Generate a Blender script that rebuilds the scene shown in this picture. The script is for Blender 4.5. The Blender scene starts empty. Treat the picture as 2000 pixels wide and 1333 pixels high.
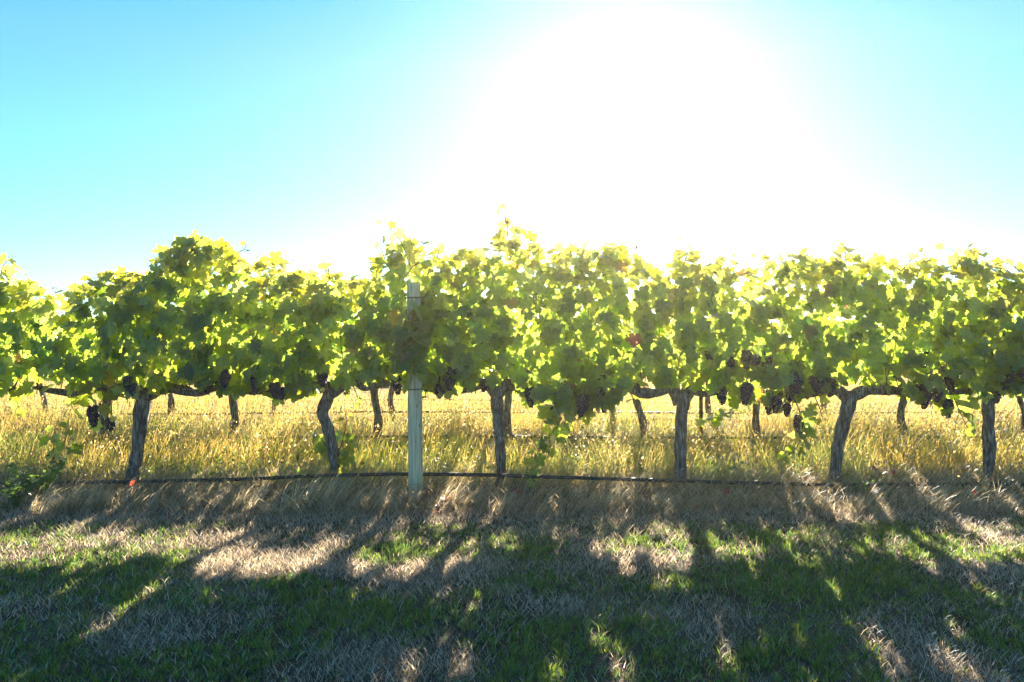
import bpy, math
import numpy as np
from mathutils import Vector

scene = bpy.context.scene
COL = scene.collection

# ------------------------------------------------------------------ camera
FPX, HOR, CAMZ = 1500.0, 639.0, 1.5          # focal length / horizon in photo pixels, eye height
cam_d = bpy.data.cameras.new("camera")
cam = bpy.data.objects.new("camera", cam_d)
COL.objects.link(cam)
cam.location = (0, 0, CAMZ)
cam.rotation_euler = (math.radians(90), 0, 0)
cam_d.sensor_width = 36.0
cam_d.lens = 36.0 * FPX / 2000.0
cam_d.shift_y = -(666.5 - HOR) / 2000.0
cam_d.clip_end = 3000.0
cam_d.clip_start = 0.05
scene.camera = cam

# ------------------------------------------------------------------ light
SUN_AZ = math.atan2(1225.0 - 1000.0, FPX)    # a little right of straight ahead
SUN_EL = math.radians(20.0)
SUN = Vector((math.sin(SUN_AZ) * math.cos(SUN_EL), math.cos(SUN_AZ) * math.cos(SUN_EL), math.sin(SUN_EL)))
sd = bpy.data.lights.new("sun", "SUN")
sd.energy = 5.0
sd.angle = math.radians(0.53)
sd.color = (1.0, 0.90, 0.74)
so = bpy.data.objects.new("sun", sd)
COL.objects.link(so)
so.rotation_euler = SUN.to_track_quat('Z', 'Y').to_euler()
so.location = SUN * 50

world = bpy.data.worlds.new("World")
scene.world = world
world.use_nodes = True
wn, wl = world.node_tree.nodes, world.node_tree.links
wn.clear()
w_out = wn.new("ShaderNodeOutputWorld")
w_bg = wn.new("ShaderNodeBackground")
w_sky = wn.new("ShaderNodeTexSky")
w_sky.sky_type = 'NISHITA'
w_sky.sun_disc = False
w_sky.sun_elevation = SUN_EL
w_sky.sun_rotation = SUN_AZ
w_sky.air_density = 1.0
w_sky.dust_density = 0.10
w_sky.ozone_density = 1.0
w_tint = wn.new("ShaderNodeMixRGB")
w_tint.blend_type = 'MULTIPLY'
w_tint.inputs[0].default_value = 1.0
w_tc = wn.new("ShaderNodeTexCoord")
w_sep = wn.new("ShaderNodeSeparateXYZ")
w_ramp = wn.new("ShaderNodeValToRGB")          # paler air towards the horizon
w_ramp.color_ramp.elements[0].position, w_ramp.color_ramp.elements[0].color = 0.0, (0.36, 0.64, 0.88, 1)
w_ramp.color_ramp.elements[1].position, w_ramp.color_ramp.elements[1].color = 1.0, (0.22, 0.70, 0.92, 1)
for _p, _r in ((0.10, 0.315), (0.17, 0.31), (0.24, 0.31), (0.32, 0.30), (0.38, 0.22)):
    w_ramp.color_ramp.elements.new(_p).color = (_r, 0.615, 0.86, 1)
wl.new(w_tc.outputs["Generated"], w_sep.inputs[0])
wl.new(w_sep.outputs[2], w_ramp.inputs[0])
w_dot = wn.new("ShaderNodeVectorMath")         # broad forward scatter round the sun: paler air
w_dot.operation = 'DOT_PRODUCT'
w_dot.inputs[1].default_value = SUN
wl.new(w_tc.outputs["Generated"], w_dot.inputs[0])
w_max = wn.new("ShaderNodeMath")
w_max.operation = 'MAXIMUM'
w_max.inputs[1].default_value = 0.0
wl.new(w_dot.outputs["Value"], w_max.inputs[0])
w_pow = wn.new("ShaderNodeMath")
w_pow.operation = 'POWER'
w_pow.inputs[1].default_value = 7.0
wl.new(w_max.outputs[0], w_pow.inputs[0])
w_mie = wn.new("ShaderNodeMixRGB")
w_mie.inputs[1].default_value = (0.90, 1.0, 1.0, 1)
w_mie.inputs[2].default_value = (1.42, 0.97, 0.95, 1)
wl.new(w_pow.outputs[0], w_mie.inputs[0])
w_both = wn.new("ShaderNodeMixRGB")
w_both.blend_type = 'MULTIPLY'
w_both.inputs[0].default_value = 1.0
wl.new(w_ramp.outputs[0], w_both.inputs[1])
wl.new(w_mie.outputs[0], w_both.inputs[2])
wl.new(w_both.outputs[0], w_tint.inputs[2])
w_bg.inputs[1].default_value = 0.056
wl.new(w_sky.outputs[0], w_tint.inputs[1])
wl.new(w_tint.outputs[0], w_bg.inputs[0])
wl.new(w_bg.outputs[0], w_out.inputs[0])

scene.view_settings.view_transform = 'Standard'
scene.view_settings.look = 'None'
scene.view_settings.exposure = 2.45
scene.view_settings.gamma = 1.0
scene.cycles.max_bounces = 12
scene.cycles.diffuse_bounces = 8
scene.cycles.transmission_bounces = 6
scene.cycles.sample_clamp_indirect = 8.0
scene.cycles.use_denoising = True
scene.cycles.denoiser = 'OPENIMAGEDENOISE'
scene.cycles.denoising_input_passes = 'RGB_ALBEDO_NORMAL'
scene.cycles.denoising_prefilter = 'ACCURATE'

# ------------------------------------------------------------------ helpers
ROW = [7.1, 9.8, 12.4, 15.0]                  # distance of the vine rows


def P(px, py, Y):
    """world point that photo pixel (px, py) shows at depth Y"""
    return np.array(((px - 1000.0) / FPX * Y, Y, CAMZ + (HOR - py) / FPX * Y))


def PX(px, Y=ROW[0]):
    return (px - 1000.0) / FPX * Y


def PZ(py, Y=ROW[0]):
    return CAMZ + (HOR - py) / FPX * Y


def ground_at(px, py):
    d = CAMZ * FPX / (py - HOR)
    return (px - 1000.0) / FPX * d, d


def hash2(ix, iy, seed):
    n = (ix.astype(np.int64) * 374761393 + iy.astype(np.int64) * 668265263 + seed * 974711) & 0x7fffffff
    n = ((n ^ (n >> 13)) * 1274126177) & 0x7fffffff
    n = n ^ (n >> 16)
    return (n & 0xffff) / 65535.0


def noise2(x, y, scale, seed=0):
    x = np.asarray(x, float) / scale + 1000.0
    y = np.asarray(y, float) / scale + 1000.0
    ix, iy = np.floor(x), np.floor(y)
    fx, fy = x - ix, y - iy
    fx, fy = fx * fx * (3 - 2 * fx), fy * fy * (3 - 2 * fy)
    a, b = hash2(ix, iy, seed), hash2(ix + 1, iy, seed)
    c, d = hash2(ix, iy + 1, seed), hash2(ix + 1, iy + 1, seed)
    return (a * (1 - fx) + b * fx) * (1 - fy) + (c * (1 - fx) + d * fx) * fy


def fbm(x, y, scale, seed=0):
    return (noise2(x, y, scale, seed) + 0.5 * noise2(x, y, scale / 2.1, seed + 7) + 0.25 * noise2(x, y, scale / 4.3, seed + 13)) / 1.75


def raw_mesh(name, verts, faces_flat, sizes, mat, smooth=True, tint=None):
    """fast mesh from numpy arrays; faces_flat: loop vertex ids, sizes: loops per face"""
    me = bpy.data.meshes.new(name)
    verts = np.asarray(verts, np.float32).reshape(-1, 3)
    faces_flat = np.asarray(faces_flat, np.int32).ravel()
    sizes = np.asarray(sizes, np.int32).ravel()
    me.vertices.add(len(verts))
    me.vertices.foreach_set("co", verts.ravel())
    me.loops.add(len(faces_flat))
    me.loops.foreach_set("vertex_index", faces_flat)
    me.polygons.add(len(sizes))
    starts = np.concatenate(([0], np.cumsum(sizes)[:-1])).astype(np.int32)
    me.polygons.foreach_set("loop_start", starts)
    me.polygons.foreach_set("loop_total", sizes)
    me.polygons.foreach_set("use_smooth", np.full(len(sizes), smooth, bool))
    if tint is not None:
        a = me.attributes.new("tint", 'FLOAT_COLOR', 'POINT')
        t = np.ones((len(verts), 4), np.float32)
        t[:, :3] = tint
        a.data.foreach_set("color", t.ravel())
    me.update(calc_edges=True)
    if mat is not None:
        me.materials.append(mat)
    return me


class MB:
    """collects pieces of one mesh"""

    def __init__(self):
        self.v, self.f, self.s, self.t, self.n = [], [], [], [], 0

    def add(self, v, f, s, tint=None):
        v = np.asarray(v, float).reshape(-1, 3)
        self.v.append(v)
        self.f.append(np.asarray(f).ravel() + self.n)
        self.s.append(np.asarray(s).ravel())
        if tint is not None:
            self.t.append(np.broadcast_to(np.asarray(tint, float), (len(v), 3)))
        self.n += len(v)

    def mesh(self, name, mat, smooth=True):
        t = np.concatenate(self.t) if self.t else None
        return raw_mesh(name, np.concatenate(self.v), np.concatenate(self.f), np.concatenate(self.s), mat, smooth, t)


def obj(name, me, parent=None, loc=None):
    o = bpy.data.objects.new(name, me)
    COL.objects.link(o)
    if parent is not None:
        o.parent = parent
    if loc is not None:
        o.location = loc
    return o


def tag(o, label=None, cat=None, group=None, kind=None):
    if label:
        o["label"] = label
    if cat:
        o["category"] = cat
    if group:
        o["group"] = group
    if kind:
        o["kind"] = kind
    return o


def thing(name, loc, label, cat, group=None):
    o = bpy.data.objects.new(name, None)
    o.empty_display_size = 0.2
    COL.objects.link(o)
    o.location = loc
    return tag(o, label, cat, group)


def spline(pts, n):
    """Catmull-Rom through pts (k,d) -> n samples"""
    p = np.asarray(pts, float)
    p = np.vstack((2 * p[0] - p[1], p, 2 * p[-1] - p[-2]))
    k = len(p) - 3
    u = np.linspace(0, k - 1e-6, n)
    i = u.astype(int)
    t = (u - i)[:, None]
    a, b, c, d = p[i], p[i + 1], p[i + 2], p[i + 3]
    return 0.5 * (2 * b + (c - a) * t + (2 * a - 5 * b + 4 * c - d) * t ** 2 + (3 * b - a - 3 * c + d) * t ** 3)


def frames(path):
    tg = np.gradient(path, axis=0)
    tg /= np.linalg.norm(tg, axis=1)[:, None] + 1e-9
    up = np.array((0.0, 1.0, 0.03)) if abs(tg[0][1]) < 0.8 else np.array((1.0, 0.02, 0.0))
    us, vs = [], []
    u = np.cross(tg[0], up)
    for t in tg:
        u = u - t * np.dot(u, t)
        u /= np.linalg.norm(u) + 1e-9
        us.append(u.copy())
        vs.append(np.cross(t, u))
    return tg, np.array(us), np.array(vs)


def tube(mb, path, radius, sides=6, shape=None, caps=True, tint=None):
    """radius (n,) ; shape(theta, s) -> multiplier"""
    path = np.asarray(path, float)
    n = len(path)
    _, U, V = frames(path)
    th = np.linspace(0, 2 * math.pi, sides, endpoint=False)
    r = np.broadcast_to(np.asarray(radius, float), (n,))[:, None] * np.ones(sides)
    if shape is not None:
        seg = np.concatenate(([0], np.cumsum(np.linalg.norm(np.diff(path, axis=0), axis=1))))
        r = r * shape(th[None, :], seg[:, None])
    v = path[:, None] + r[..., None] * (np.cos(th)[None, :, None] * U[:, None] + np.sin(th)[None, :, None] * V[:, None])
    i = np.arange(n - 1)[:, None] * sides
    j = np.arange(sides)[None, :]
    jn = (j + 1) % sides
    f = np.stack((i + j, i + jn, i + sides + jn, i + sides + j), -1).reshape(-1)
    s = np.full((n - 1) * sides, 4)
    if caps:
        f = np.concatenate((f, np.arange(sides)[::-1], (n - 1) * sides + np.arange(sides)))
        s = np.concatenate((s, [sides, sides]))
    mb.add(v.reshape(-1, 3), f, s, tint)


# ------------------------------------------------------------------ materials
def new_mat(name):
    m = bpy.data.materials.new(name)
    m.use_nodes = True
    n, l = m.node_tree.nodes, m.node_tree.links
    n.clear()
    out = n.new("ShaderNodeOutputMaterial")
    return m, n, l, out


def leaf_material(name, dif_mul, trans_mul, mix, gloss=0.05, rough=0.45, var=True, under=None):
    """thin tissue: its own colour reflected, a yellower one let through; colour per leaf in 'tint'"""
    m, n, l, out = new_mat(name)
    at = n.new("ShaderNodeAttribute")
    at.attribute_name = "tint"
    col = at.outputs["Color"]
    if var:
        tc = n.new("ShaderNodeTexCoord")
        no = n.new("ShaderNodeTexNoise")
        no.inputs["Scale"].default_value = 38.0
        no.inputs["Detail"].default_value = 3.0
        l.new(tc.outputs["Object"], no.inputs["Vector"])
        ra = n.new("ShaderNodeValToRGB")
        ra.color_ramp.elements[0].position, ra.color_ramp.elements[0].color = 0.3, (0.78, 0.78, 0.78, 1)
        ra.color_ramp.elements[1].position, ra.color_ramp.elements[1].color = 0.7, (1.12, 1.12, 1.12, 1)
        l.new(no.outputs[0], ra.inputs[0])
        mv = n.new("ShaderNodeMixRGB")
        mv.blend_type = 'MULTIPLY'
        mv.inputs[0].default_value = 1
        l.new(col, mv.inputs[1])
        l.new(ra.outputs[0], mv.inputs[2])
        col = mv.outputs[0]

    def mul(c):
        x = n.new("ShaderNodeMixRGB")
        x.blend_type = 'MULTIPLY'
        x.inputs[0].default_value = 1
        x.inputs[2].default_value = (*c, 1)
        l.new(col, x.inputs[1])
        return x.outputs[0]
    di = n.new("ShaderNodeBsdfDiffuse")
    tr = n.new("ShaderNodeBsdfTranslucent")
    if under:                                   # paler, downy underside
        ge = n.new("ShaderNodeNewGeometry")
        mb_ = n.new("ShaderNodeMixRGB")
        mb_.inputs[2].default_value = (*under, 1)
        l.new(ge.outputs["Backfacing"], mb_.inputs[0])
        l.new(mul(dif_mul), mb_.inputs[1])
        l.new(mb_.outputs[0], di.inputs[0])
    else:
        l.new(mul(dif_mul), di.inputs[0])
    l.new(mul(trans_mul), tr.inputs[0])
    mx = n.new("ShaderNodeMixShader")
    mx.inputs[0].default_value = mix
    l.new(di.outputs[0], mx.inputs[1])
    l.new(tr.outputs[0], mx.inputs[2])
    gl = n.new("ShaderNodeBsdfGlossy")
    gl.inputs["Roughness"].default_value = rough
    gl.inputs[0].default_value = (0.9, 0.95, 1.0, 1)
    mg = n.new("ShaderNodeMixShader")
    fr = n.new("ShaderNodeFresnel")
    fr.inputs[0].default_value = 1.35
    mf = n.new("ShaderNodeMath")
    mf.operation = 'MULTIPLY'
    mf.inputs[1].default_value = gloss / 0.05
    l.new(fr.outputs[0], mf.inputs[0])
    mm = n.new("ShaderNodeMath")
    mm.operation = 'MINIMUM'
    mm.inputs[1].default_value = 0.35
    l.new(mf.outputs[0], mm.inputs[0])
    l.new(mm.outputs[0], mg.inputs[0])
    l.new(mx.outputs[0], mg.inputs[1])
    l.new(gl.outputs[0], mg.inputs[2])
    l.new(mg.outputs[0], out.inputs[0])
    return m


def bark_material(name, c0, c1, c2, scale=26.0):
    m, n, l, out = new_mat(name)
    tc = n.new("ShaderNodeTexCoord")
    mp = n.new("ShaderNodeMapping")
    mp.inputs["Scale"].default_value = (1.0, 1.0, 0.16)
    l.new(tc.outputs["Object"], mp.inputs[0])
    no = n.new("ShaderNodeTexNoise")
    no.inputs["Scale"].default_value = scale * 2.2
    no.inputs["Detail"].default_value = 6
    no.inputs["Distortion"].default_value = 0.6
    l.new(mp.outputs[0], no.inputs["Vector"])
    n2 = n.new("ShaderNodeTexNoise")
    n2.inputs["Scale"].default_value = 7.0
    n2.inputs["Detail"].default_value = 4
    l.new(tc.outputs["Object"], n2.inputs["Vector"])
    ra = n.new("ShaderNodeValToRGB")
    e = ra.color_ramp.elements
    e[0].position, e[0].color = 0.34, (*c0, 1)
    e[1].position, e[1].color = 0.68, (*c2, 1)
    x = e.new(0.5)
    x.color = (*c1, 1)
    l.new(no.outputs[0], ra.inputs[0])
    mv = n.new("ShaderNodeMixRGB")
    mv.blend_type = 'MULTIPLY'
    mv.inputs[0].default_value = 0.6
    r2 = n.new("ShaderNodeValToRGB")
    r2.color_ramp.elements[0].position, r2.color_ramp.elements[0].color = 0.35, (0.5, 0.48, 0.5, 1)
    r2.color_ramp.elements[1].position, r2.color_ramp.elements[1].color = 0.65, (1.2, 1.15, 1.05, 1)
    l.new(n2.outputs[0], r2.inputs[0])
    l.new(ra.outputs[0], mv.inputs[1])
    l.new(r2.outputs[0], mv.inputs[2])
    b = n.new("ShaderNodeBsdfPrincipled")
    b.inputs["Roughness"].default_value = 0.85
    b.inputs["Specular IOR Level"].default_value = 0.25
    l.new(mv.outputs[0], b.inputs["Base Color"])
    bp = n.new("ShaderNodeBump")
    bp.inputs["Strength"].default_value = 0.9
    bp.inputs["Distance"].default_value = 0.012
    l.new(no.outputs[0], bp.inputs["Height"])
    l.new(bp.outputs[0], b.inputs["Normal"])
    l.new(b.outputs[0], out.inputs[0])
    return m


def plain_material(name, col, rough=0.6, spec=0.4, metal=0.0, mottled=None, scale=20.0):
    m, n, l, out = new_mat(name)
    b = n.new("ShaderNodeBsdfPrincipled")
    b.inputs["Roughness"].default_value = rough
    b.inputs["Specular IOR Level"].default_value = spec
    b.inputs["Metallic"].default_value = metal
    b.inputs["Base Color"].default_value = (*col, 1)
    if mottled:
        tc = n.new("ShaderNodeTexCoord")
        no = n.new("ShaderNodeTexNoise")
        no.inputs["Scale"].default_value = scale
        no.inputs["Detail"].default_value = 5
        l.new(tc.outputs["Object"], no.inputs["Vector"])
        ra = n.new("ShaderNodeValToRGB")
        ra.color_ramp.elements[0].position, ra.color_ramp.elements[0].color = 0.38, (*col, 1)
        ra.color_ramp.elements[1].position, ra.color_ramp.elements[1].color = 0.64, (*mottled, 1)
        l.new(no.outputs[0], ra.inputs[0])
        l.new(ra.outputs[0], b.inputs["Base Color"])
    l.new(b.outputs[0], out.inputs[0])
    return m


M_LEAF = leaf_material("vine_leaf", (0.11, 0.37, 0.95), (1.16, 1.17, 0.95), 0.64, gloss=0.05, under=(0.13, 0.27, 0.09))
M_GRASS = leaf_material("grass_blade", (0.62, 0.62, 0.62), (1.18, 1.10, 0.90), 0.50, gloss=0.012, rough=0.6, var=False)
M_BARK = bark_material("vine_bark", (0.035, 0.028, 0.026), (0.15, 0.125, 0.115), (0.34, 0.31, 0.29))
M_CANE = bark_material("vine_cane", (0.10, 0.045, 0.025), (0.22, 0.10, 0.05), (0.30, 0.17, 0.09), 20)
M_GRAPE = plain_material("grape_skin", (0.004, 0.006, 0.020), 0.45, 0.4, mottled=(0.015, 0.028, 0.085), scale=60)
M_STALK = plain_material("grape_stalk", (0.12, 0.13, 0.05), 0.7)
M_HOSE = plain_material("black_polythene", (0.010, 0.012, 0.014), 0.5, 0.35, mottled=(0.03, 0.032, 0.036), scale=9)
M_WIRE = plain_material("galvanised_wire", (0.25, 0.25, 0.26), 0.45, 0.5, metal=0.8)
M_RUST = plain_material("rusty_steel", (0.035, 0.018, 0.012), 0.8, 0.3, mottled=(0.09, 0.04, 0.02), scale=30)


def post_material():
    m, n, l, out = new_mat("weathered_pine")
    tc = n.new("ShaderNodeTexCoord")
    mp = n.new("ShaderNodeMapping")
    mp.inputs["Scale"].default_value = (1, 1, 0.05)
    l.new(tc.outputs["Object"], mp.inputs[0])
    no = n.new("ShaderNodeTexNoise")
    no.inputs["Scale"].default_value = 60
    no.inputs["Detail"].default_value = 6
    l.new(mp.outputs[0], no.inputs["Vector"])
    ra = n.new("ShaderNodeValToRGB")
    e = ra.color_ramp.elements
    e[0].position, e[0].color = 0.30, (0.38, 0.28, 0.18, 1)
    e[1].position, e[1].color = 0.62, (0.76, 0.59, 0.39, 1)
    l.new(no.outputs[0], ra.inputs[0])
    # scattered greenish patches, dark knots
    mg = n.new("ShaderNodeMapping")
    mg.inputs["Scale"].default_value = (9, 9, 3.2)
    l.new(tc.outputs["Object"], mg.inputs[0])
    n2 = n.new("ShaderNodeTexNoise")
    n2.inputs["Scale"].default_value = 1.0
    n2.inputs["Detail"].default_value = 3
    l.new(mg.outputs[0], n2.inputs["Vector"])
    r2 = n.new("ShaderNodeValToRGB")
    r2.color_ramp.elements[0].position, r2.color_ramp.elements[0].color = 0.45, (1, 1, 1, 1)
    r2.color_ramp.elements[1].position, r2.color_ramp.elements[1].color = 0.62, (0.78, 0.90, 0.84, 1)
    l.new(n2.outputs[0], r2.inputs[0])
    mx = n.new("ShaderNodeMixRGB")
    mx.blend_type = 'MULTIPLY'
    mx.inputs[0].default_value = 1
    l.new(ra.outputs[0], mx.inputs[1])
    l.new(r2.outputs[0], mx.inputs[2])
    mk = n.new("ShaderNodeMapping")
    mk.inputs["Scale"].default_value = (22, 22, 9)
    l.new(tc.outputs["Object"], mk.inputs[0])
    n3 = n.new("ShaderNodeTexNoise")
    n3.inputs["Scale"].default_value = 1.0
    n3.inputs["Detail"].default_value = 2
    l.new(mk.outputs[0], n3.inputs["Vector"])
    r3 = n.new("ShaderNodeValToRGB")
    r3.color_ramp.elements[0].position, r3.color_ramp.elements[0].color = 0.66, (1, 1, 1, 1)
    r3.color_ramp.elements[1].position, r3.color_ramp.elements[1].color = 0.74, (0.35, 0.33, 0.30, 1)
    l.new(n3.outputs[0], r3.inputs[0])
    mk2 = n.new("ShaderNodeMixRGB")
    mk2.blend_type = 'MULTIPLY'
    mk2.inputs[0].default_value = 1
    l.new(mx.outputs[0], mk2.inputs[1])
    l.new(r3.outputs[0], mk2.inputs[2])
    b = n.new("ShaderNodeBsdfPrincipled")
    b.inputs["Roughness"].default_value = 0.85
    b.inputs["Specular IOR Level"].default_value = 0.2
    l.new(mk2.outputs[0], b.inputs["Base Color"])
    bp = n.new("ShaderNodeBump")
    bp.inputs["Strength"].default_value = 0.5
    bp.inputs["Distance"].default_value = 0.006
    l.new(no.outputs[0], bp.inputs["Height"])
    l.new(bp.outputs[0], b.inputs["Normal"])
    l.new(b.outputs[0], out.inputs[0])
    return m


M_POST = post_material()


def ground_material():
    m, n, l, out = new_mat("dry_soil_and_thatch")
    tc = n.new("ShaderNodeTexCoord")
    n1 = n.new("ShaderNodeTexNoise")
    n1.inputs["Scale"].default_value = 1.4
    n1.inputs["Detail"].default_value = 7
    n1.inputs["Roughness"].default_value = 0.65
    l.new(tc.outputs["Object"], n1.inputs["Vector"])
    n2 = n.new("ShaderNodeTexNoise")
    n2.inputs["Scale"].default_value = 55
    n2.inputs["Detail"].default_value = 6
    l.new(tc.outputs["Object"], n2.inputs["Vector"])
    r1 = n.new("ShaderNodeValToRGB")
    e = r1.color_ramp.elements
    e[0].position, e[0].color = 0.34, (0.045, 0.036, 0.022, 1)
    e[1].position, e[1].color = 0.66, (0.20, 0.14, 0.095, 1)
    x = e.new(0.5)
    x.color = (0.10, 0.075, 0.048, 1)
    l.new(n1.outputs[0], r1.inputs[0])
    r2 = n.new("ShaderNodeValToRGB")
    r2.color_ramp.elements[0].position, r2.color_ramp.elements[0].color = 0.3, (0.45, 0.45, 0.45, 1)
    r2.color_ramp.elements[1].position, r2.color_ramp.elements[1].color = 0.7, (1.5, 1.45, 1.35, 1)
    l.new(n2.outputs[0], r2.inputs[0])
    mx = n.new("ShaderNodeMixRGB")
    mx.blend_type = 'MULTIPLY'
    mx.inputs[0].default_value = 1
    l.new(r1.outputs[0], mx.inputs[1])
    l.new(r2.outputs[0], mx.inputs[2])
    b = n.new("ShaderNodeBsdfPrincipled")
    b.inputs["Roughness"].default_value = 0.95
    b.inputs["Specular IOR Level"].default_value = 0.1
    l.new(mx.outputs[0], b.inputs["Base Color"])
    bp = n.new("ShaderNodeBump")
    bp.inputs["Strength"].default_value = 0.8
    bp.inputs["Distance"].default_value = 0.02
    l.new(n2.outputs[0], bp.inputs["Height"])
    l.new(bp.outputs[0], b.inputs["Normal"])
    l.new(b.outputs[0], out.inputs[0])
    return m


M_GROUND = ground_material()


# ------------------------------------------------------------------ ground
def ground_z(x, y):
    x, y = np.asarray(x, float), np.asarray(y, float)
    z = 0.05 * (fbm(x, y, 0.9, 3) - 0.5) + 0.06 * (noise2(x, y, 2.6, 9) - 0.5)
    for r in ROW:
        z = z + 0.035 * np.exp(-((y - r) / 0.45) ** 2)
    fade = np.clip((38 - np.hypot(x, y)) / 14.0, 0, 1)
    return z * fade


def build_ground():
    def axis(a):
        return np.array(a)
    xs = np.concatenate((-np.geomspace(140, 14, 14), np.linspace(-13.5, 13.5, 271), np.geomspace(14, 140, 14)))
    ys = np.concatenate((-np.geomspace(60, 2, 12), np.linspace(-1.5, 20, 216), np.geomspace(21, 200, 18)))
    X, Y = np.meshgrid(xs, ys)
    Z = ground_z(X, Y)
    v = np.stack((X, Y, Z), -1).reshape(-1, 3)
    nx, ny = len(xs), len(ys)
    i = (np.arange(ny - 1)[:, None] * nx + np.arange(nx - 1)[None, :])
    f = np.stack((i, i + 1, i + nx + 1, i + nx), -1).reshape(-1)
    o = obj("ground", raw_mesh("ground", v, f, np.full((nx - 1) * (ny - 1), 4), M_GROUND))
    tag(o, kind="structure")


build_ground()

# ------------------------------------------------------------------ grape leaves
HALF = [(0.00, 0.02), (0.08, -0.14), (0.23, -0.22), (0.29, -0.12), (0.44, -0.10), (0.44, 0.03), (0.36, 0.14), (0.47, 0.20), (0.50, 0.31), (0.62, 0.36),
        (0.57, 0.47), (0.62, 0.60), (0.44, 0.57), (0.36, 0.63), (0.21, 0.53), (0.31, 0.72), (0.20, 0.78), (0.15, 0.90), (0.07, 0.90), (0.0, 1.03)]
_right = np.array(HALF)
_left = _right[1:-1][::-1] * np.array((-1, 1))
OUT = np.vstack((_right, _left))                       # outline, petiole -> right side -> tip -> left side
OUT = OUT - np.array((0, 0.0))
TPL = np.vstack(((0, 0.33), OUT))                      # fan centre first
NT = len(TPL)
_k = np.arange(1, NT)
_kn = np.concatenate((np.arange(2, NT), [1]))
FAN = np.stack((np.zeros(NT - 1, int), _k, _kn), -1)   # triangles


def leaves(mb, pos, nrm, tip, size, tint, rng):
    """pos: where the stalk meets the blade"""
    n = len(pos)
    if n == 0:
        return
    nz = nrm / (np.linalg.norm(nrm, axis=1)[:, None] + 1e-9)
    ty = tip - nz * np.sum(tip * nz, 1)[:, None]
    ty /= np.linalg.norm(ty, axis=1)[:, None] + 1e-9
    tx = np.cross(ty, nz)
    fold = rng.uniform(0.05, 0.45, n)[:, None]
    curl = rng.uniform(-0.25, 0.45, n)[:, None]
    wav = rng.uniform(0, 6.28, n)[:, None]
    px = TPL[None, :, 0] * rng.uniform(0.85, 1.12, n)[:, None]
    py = np.broadcast_to(TPL[None, :, 1], px.shape)
    pz = fold * np.abs(px) * 0.8 - curl * py ** 2 * 0.6 + 0.05 * np.sin(7 * px + 5 * py + wav)
    L = (px[..., None] * tx[:, None] + py[..., None] * ty[:, None] + pz[..., None] * nz[:, None]) * size[:, None, None]
    v = pos[:, None] + L
    f = (FAN[None] + (np.arange(n) * NT)[:, None, None]).reshape(-1)
    mb.add(v.reshape(-1, 3), f, np.full(n * (NT - 1), 3), np.repeat(tint, NT, axis=0))


def leaf_tints(n, rng, young):
    """young (n,) 0..1: fresh yellowish tissue near the shoot tips"""
    base = np.array((0.39, 0.47, 0.030))
    yel = np.array((0.78, 0.64, 0.060))
    deep = np.array((0.21, 0.38, 0.035))
    w = np.clip(young * 0.8 + rng.normal(0.0, 0.22, n), 0, 1)[:, None]
    t = base * (1 - w) + yel * w
    d = rng.uniform(0, 1, n)[:, None] ** 2 * 0.8
    t = t * (1 - d) + (deep * (1 - w) + t * w) * d
    r = rng.uniform(0, 1, n)
    t[r < 0.004] = (0.50, 0.13, 0.07)
    t[(r > 0.004) & (r < 0.016)] = (0.62, 0.38, 0.05)
    t = t * rng.uniform(0.62, 1.38, n)[:, None]
    t[:, 2] *= rng.uniform(.6, 2.6, n)
    return np.minimum(t, .88)


def petiole_ribbons(mb, a, b, w, tint):
    """thin leaf stalks as three-sided prisms"""
    n = len(a)
    d = b - a
    d /= np.linalg.norm(d, axis=1)[:, None] + 1e-9
    u = np.cross(d, np.array((0.3, 1, 0.2)))
    u /= np.linalg.norm(u, axis=1)[:, None] + 1e-9
    v = np.cross(d, u)
    ang = np.array((0, 2.094, 4.189))
    ring = w * (np.cos(ang)[None, :, None] * u[:, None] + np.sin(ang)[None, :, None] * v[:, None])
    V = np.concatenate((a[:, None] + ring, b[:, None] + ring), 1)
    q = np.array(((0, 1, 4, 3), (1, 2, 5, 4), (2, 0, 3, 5)))
    f = (q[None] + (np.arange(n) * 6)[:, None, None]).reshape(-1)
    mb.add(V.reshape(-1, 3), f, np.full(n * 3, 4), np.broadcast_to(tint, (n * 6, 3)))


# canopy outline of the front row, read off the photo: x -> top, bottom
TOP = np.array([(-700, 540), (-400, 520), (-150, 500), (-40, 490), (15, 506), (40, 560), (90, 572), (150, 566), (205, 572), (240, 540), (300, 520), (335, 488), (380, 464),
                (440, 478), (480, 498), (520, 520), (560, 534), (600, 540), (640, 528), (680, 538), (715, 528), (750, 512), (785, 470),
                (810, 474), (850, 488), (900, 492), (950, 490), (980, 452), (1030, 456), (1065, 495), (1100, 496), (1140, 482), (1200, 494),
                (1250, 515), (1300, 520), (1340, 485), (1385, 500), (1430, 526), (1465, 534), (1500, 506), (1560, 496), (1620, 494), (1645, 486),
                (1700, 500), (1750, 514), (1800, 506), (1850, 500), (1900, 486), (1950, 504), (2000, 538), (2060, 530), (2200, 500), (2700, 520)], float)
BOT = np.array([(-700, 765), (0, 755), (100, 752), (230, 765), (330, 750), (380, 742), (420, 752), (520, 768), (590, 775), (640, 752), (700, 736), (760, 742),
                (800, 742), (840, 762), (900, 758), (950, 738), (1005, 738), (1035, 790), (1080, 806), (1130, 808), (1180, 795), (1215, 755), (1270, 738),
                (1320, 742), (1370, 764), (1420, 782), (1500, 778), (1560, 766), (1620, 755), (1690, 746), (1760, 768), (1850, 785), (1890, 768), (1930, 745), (2000, 768), (2700, 760)], float)
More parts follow.
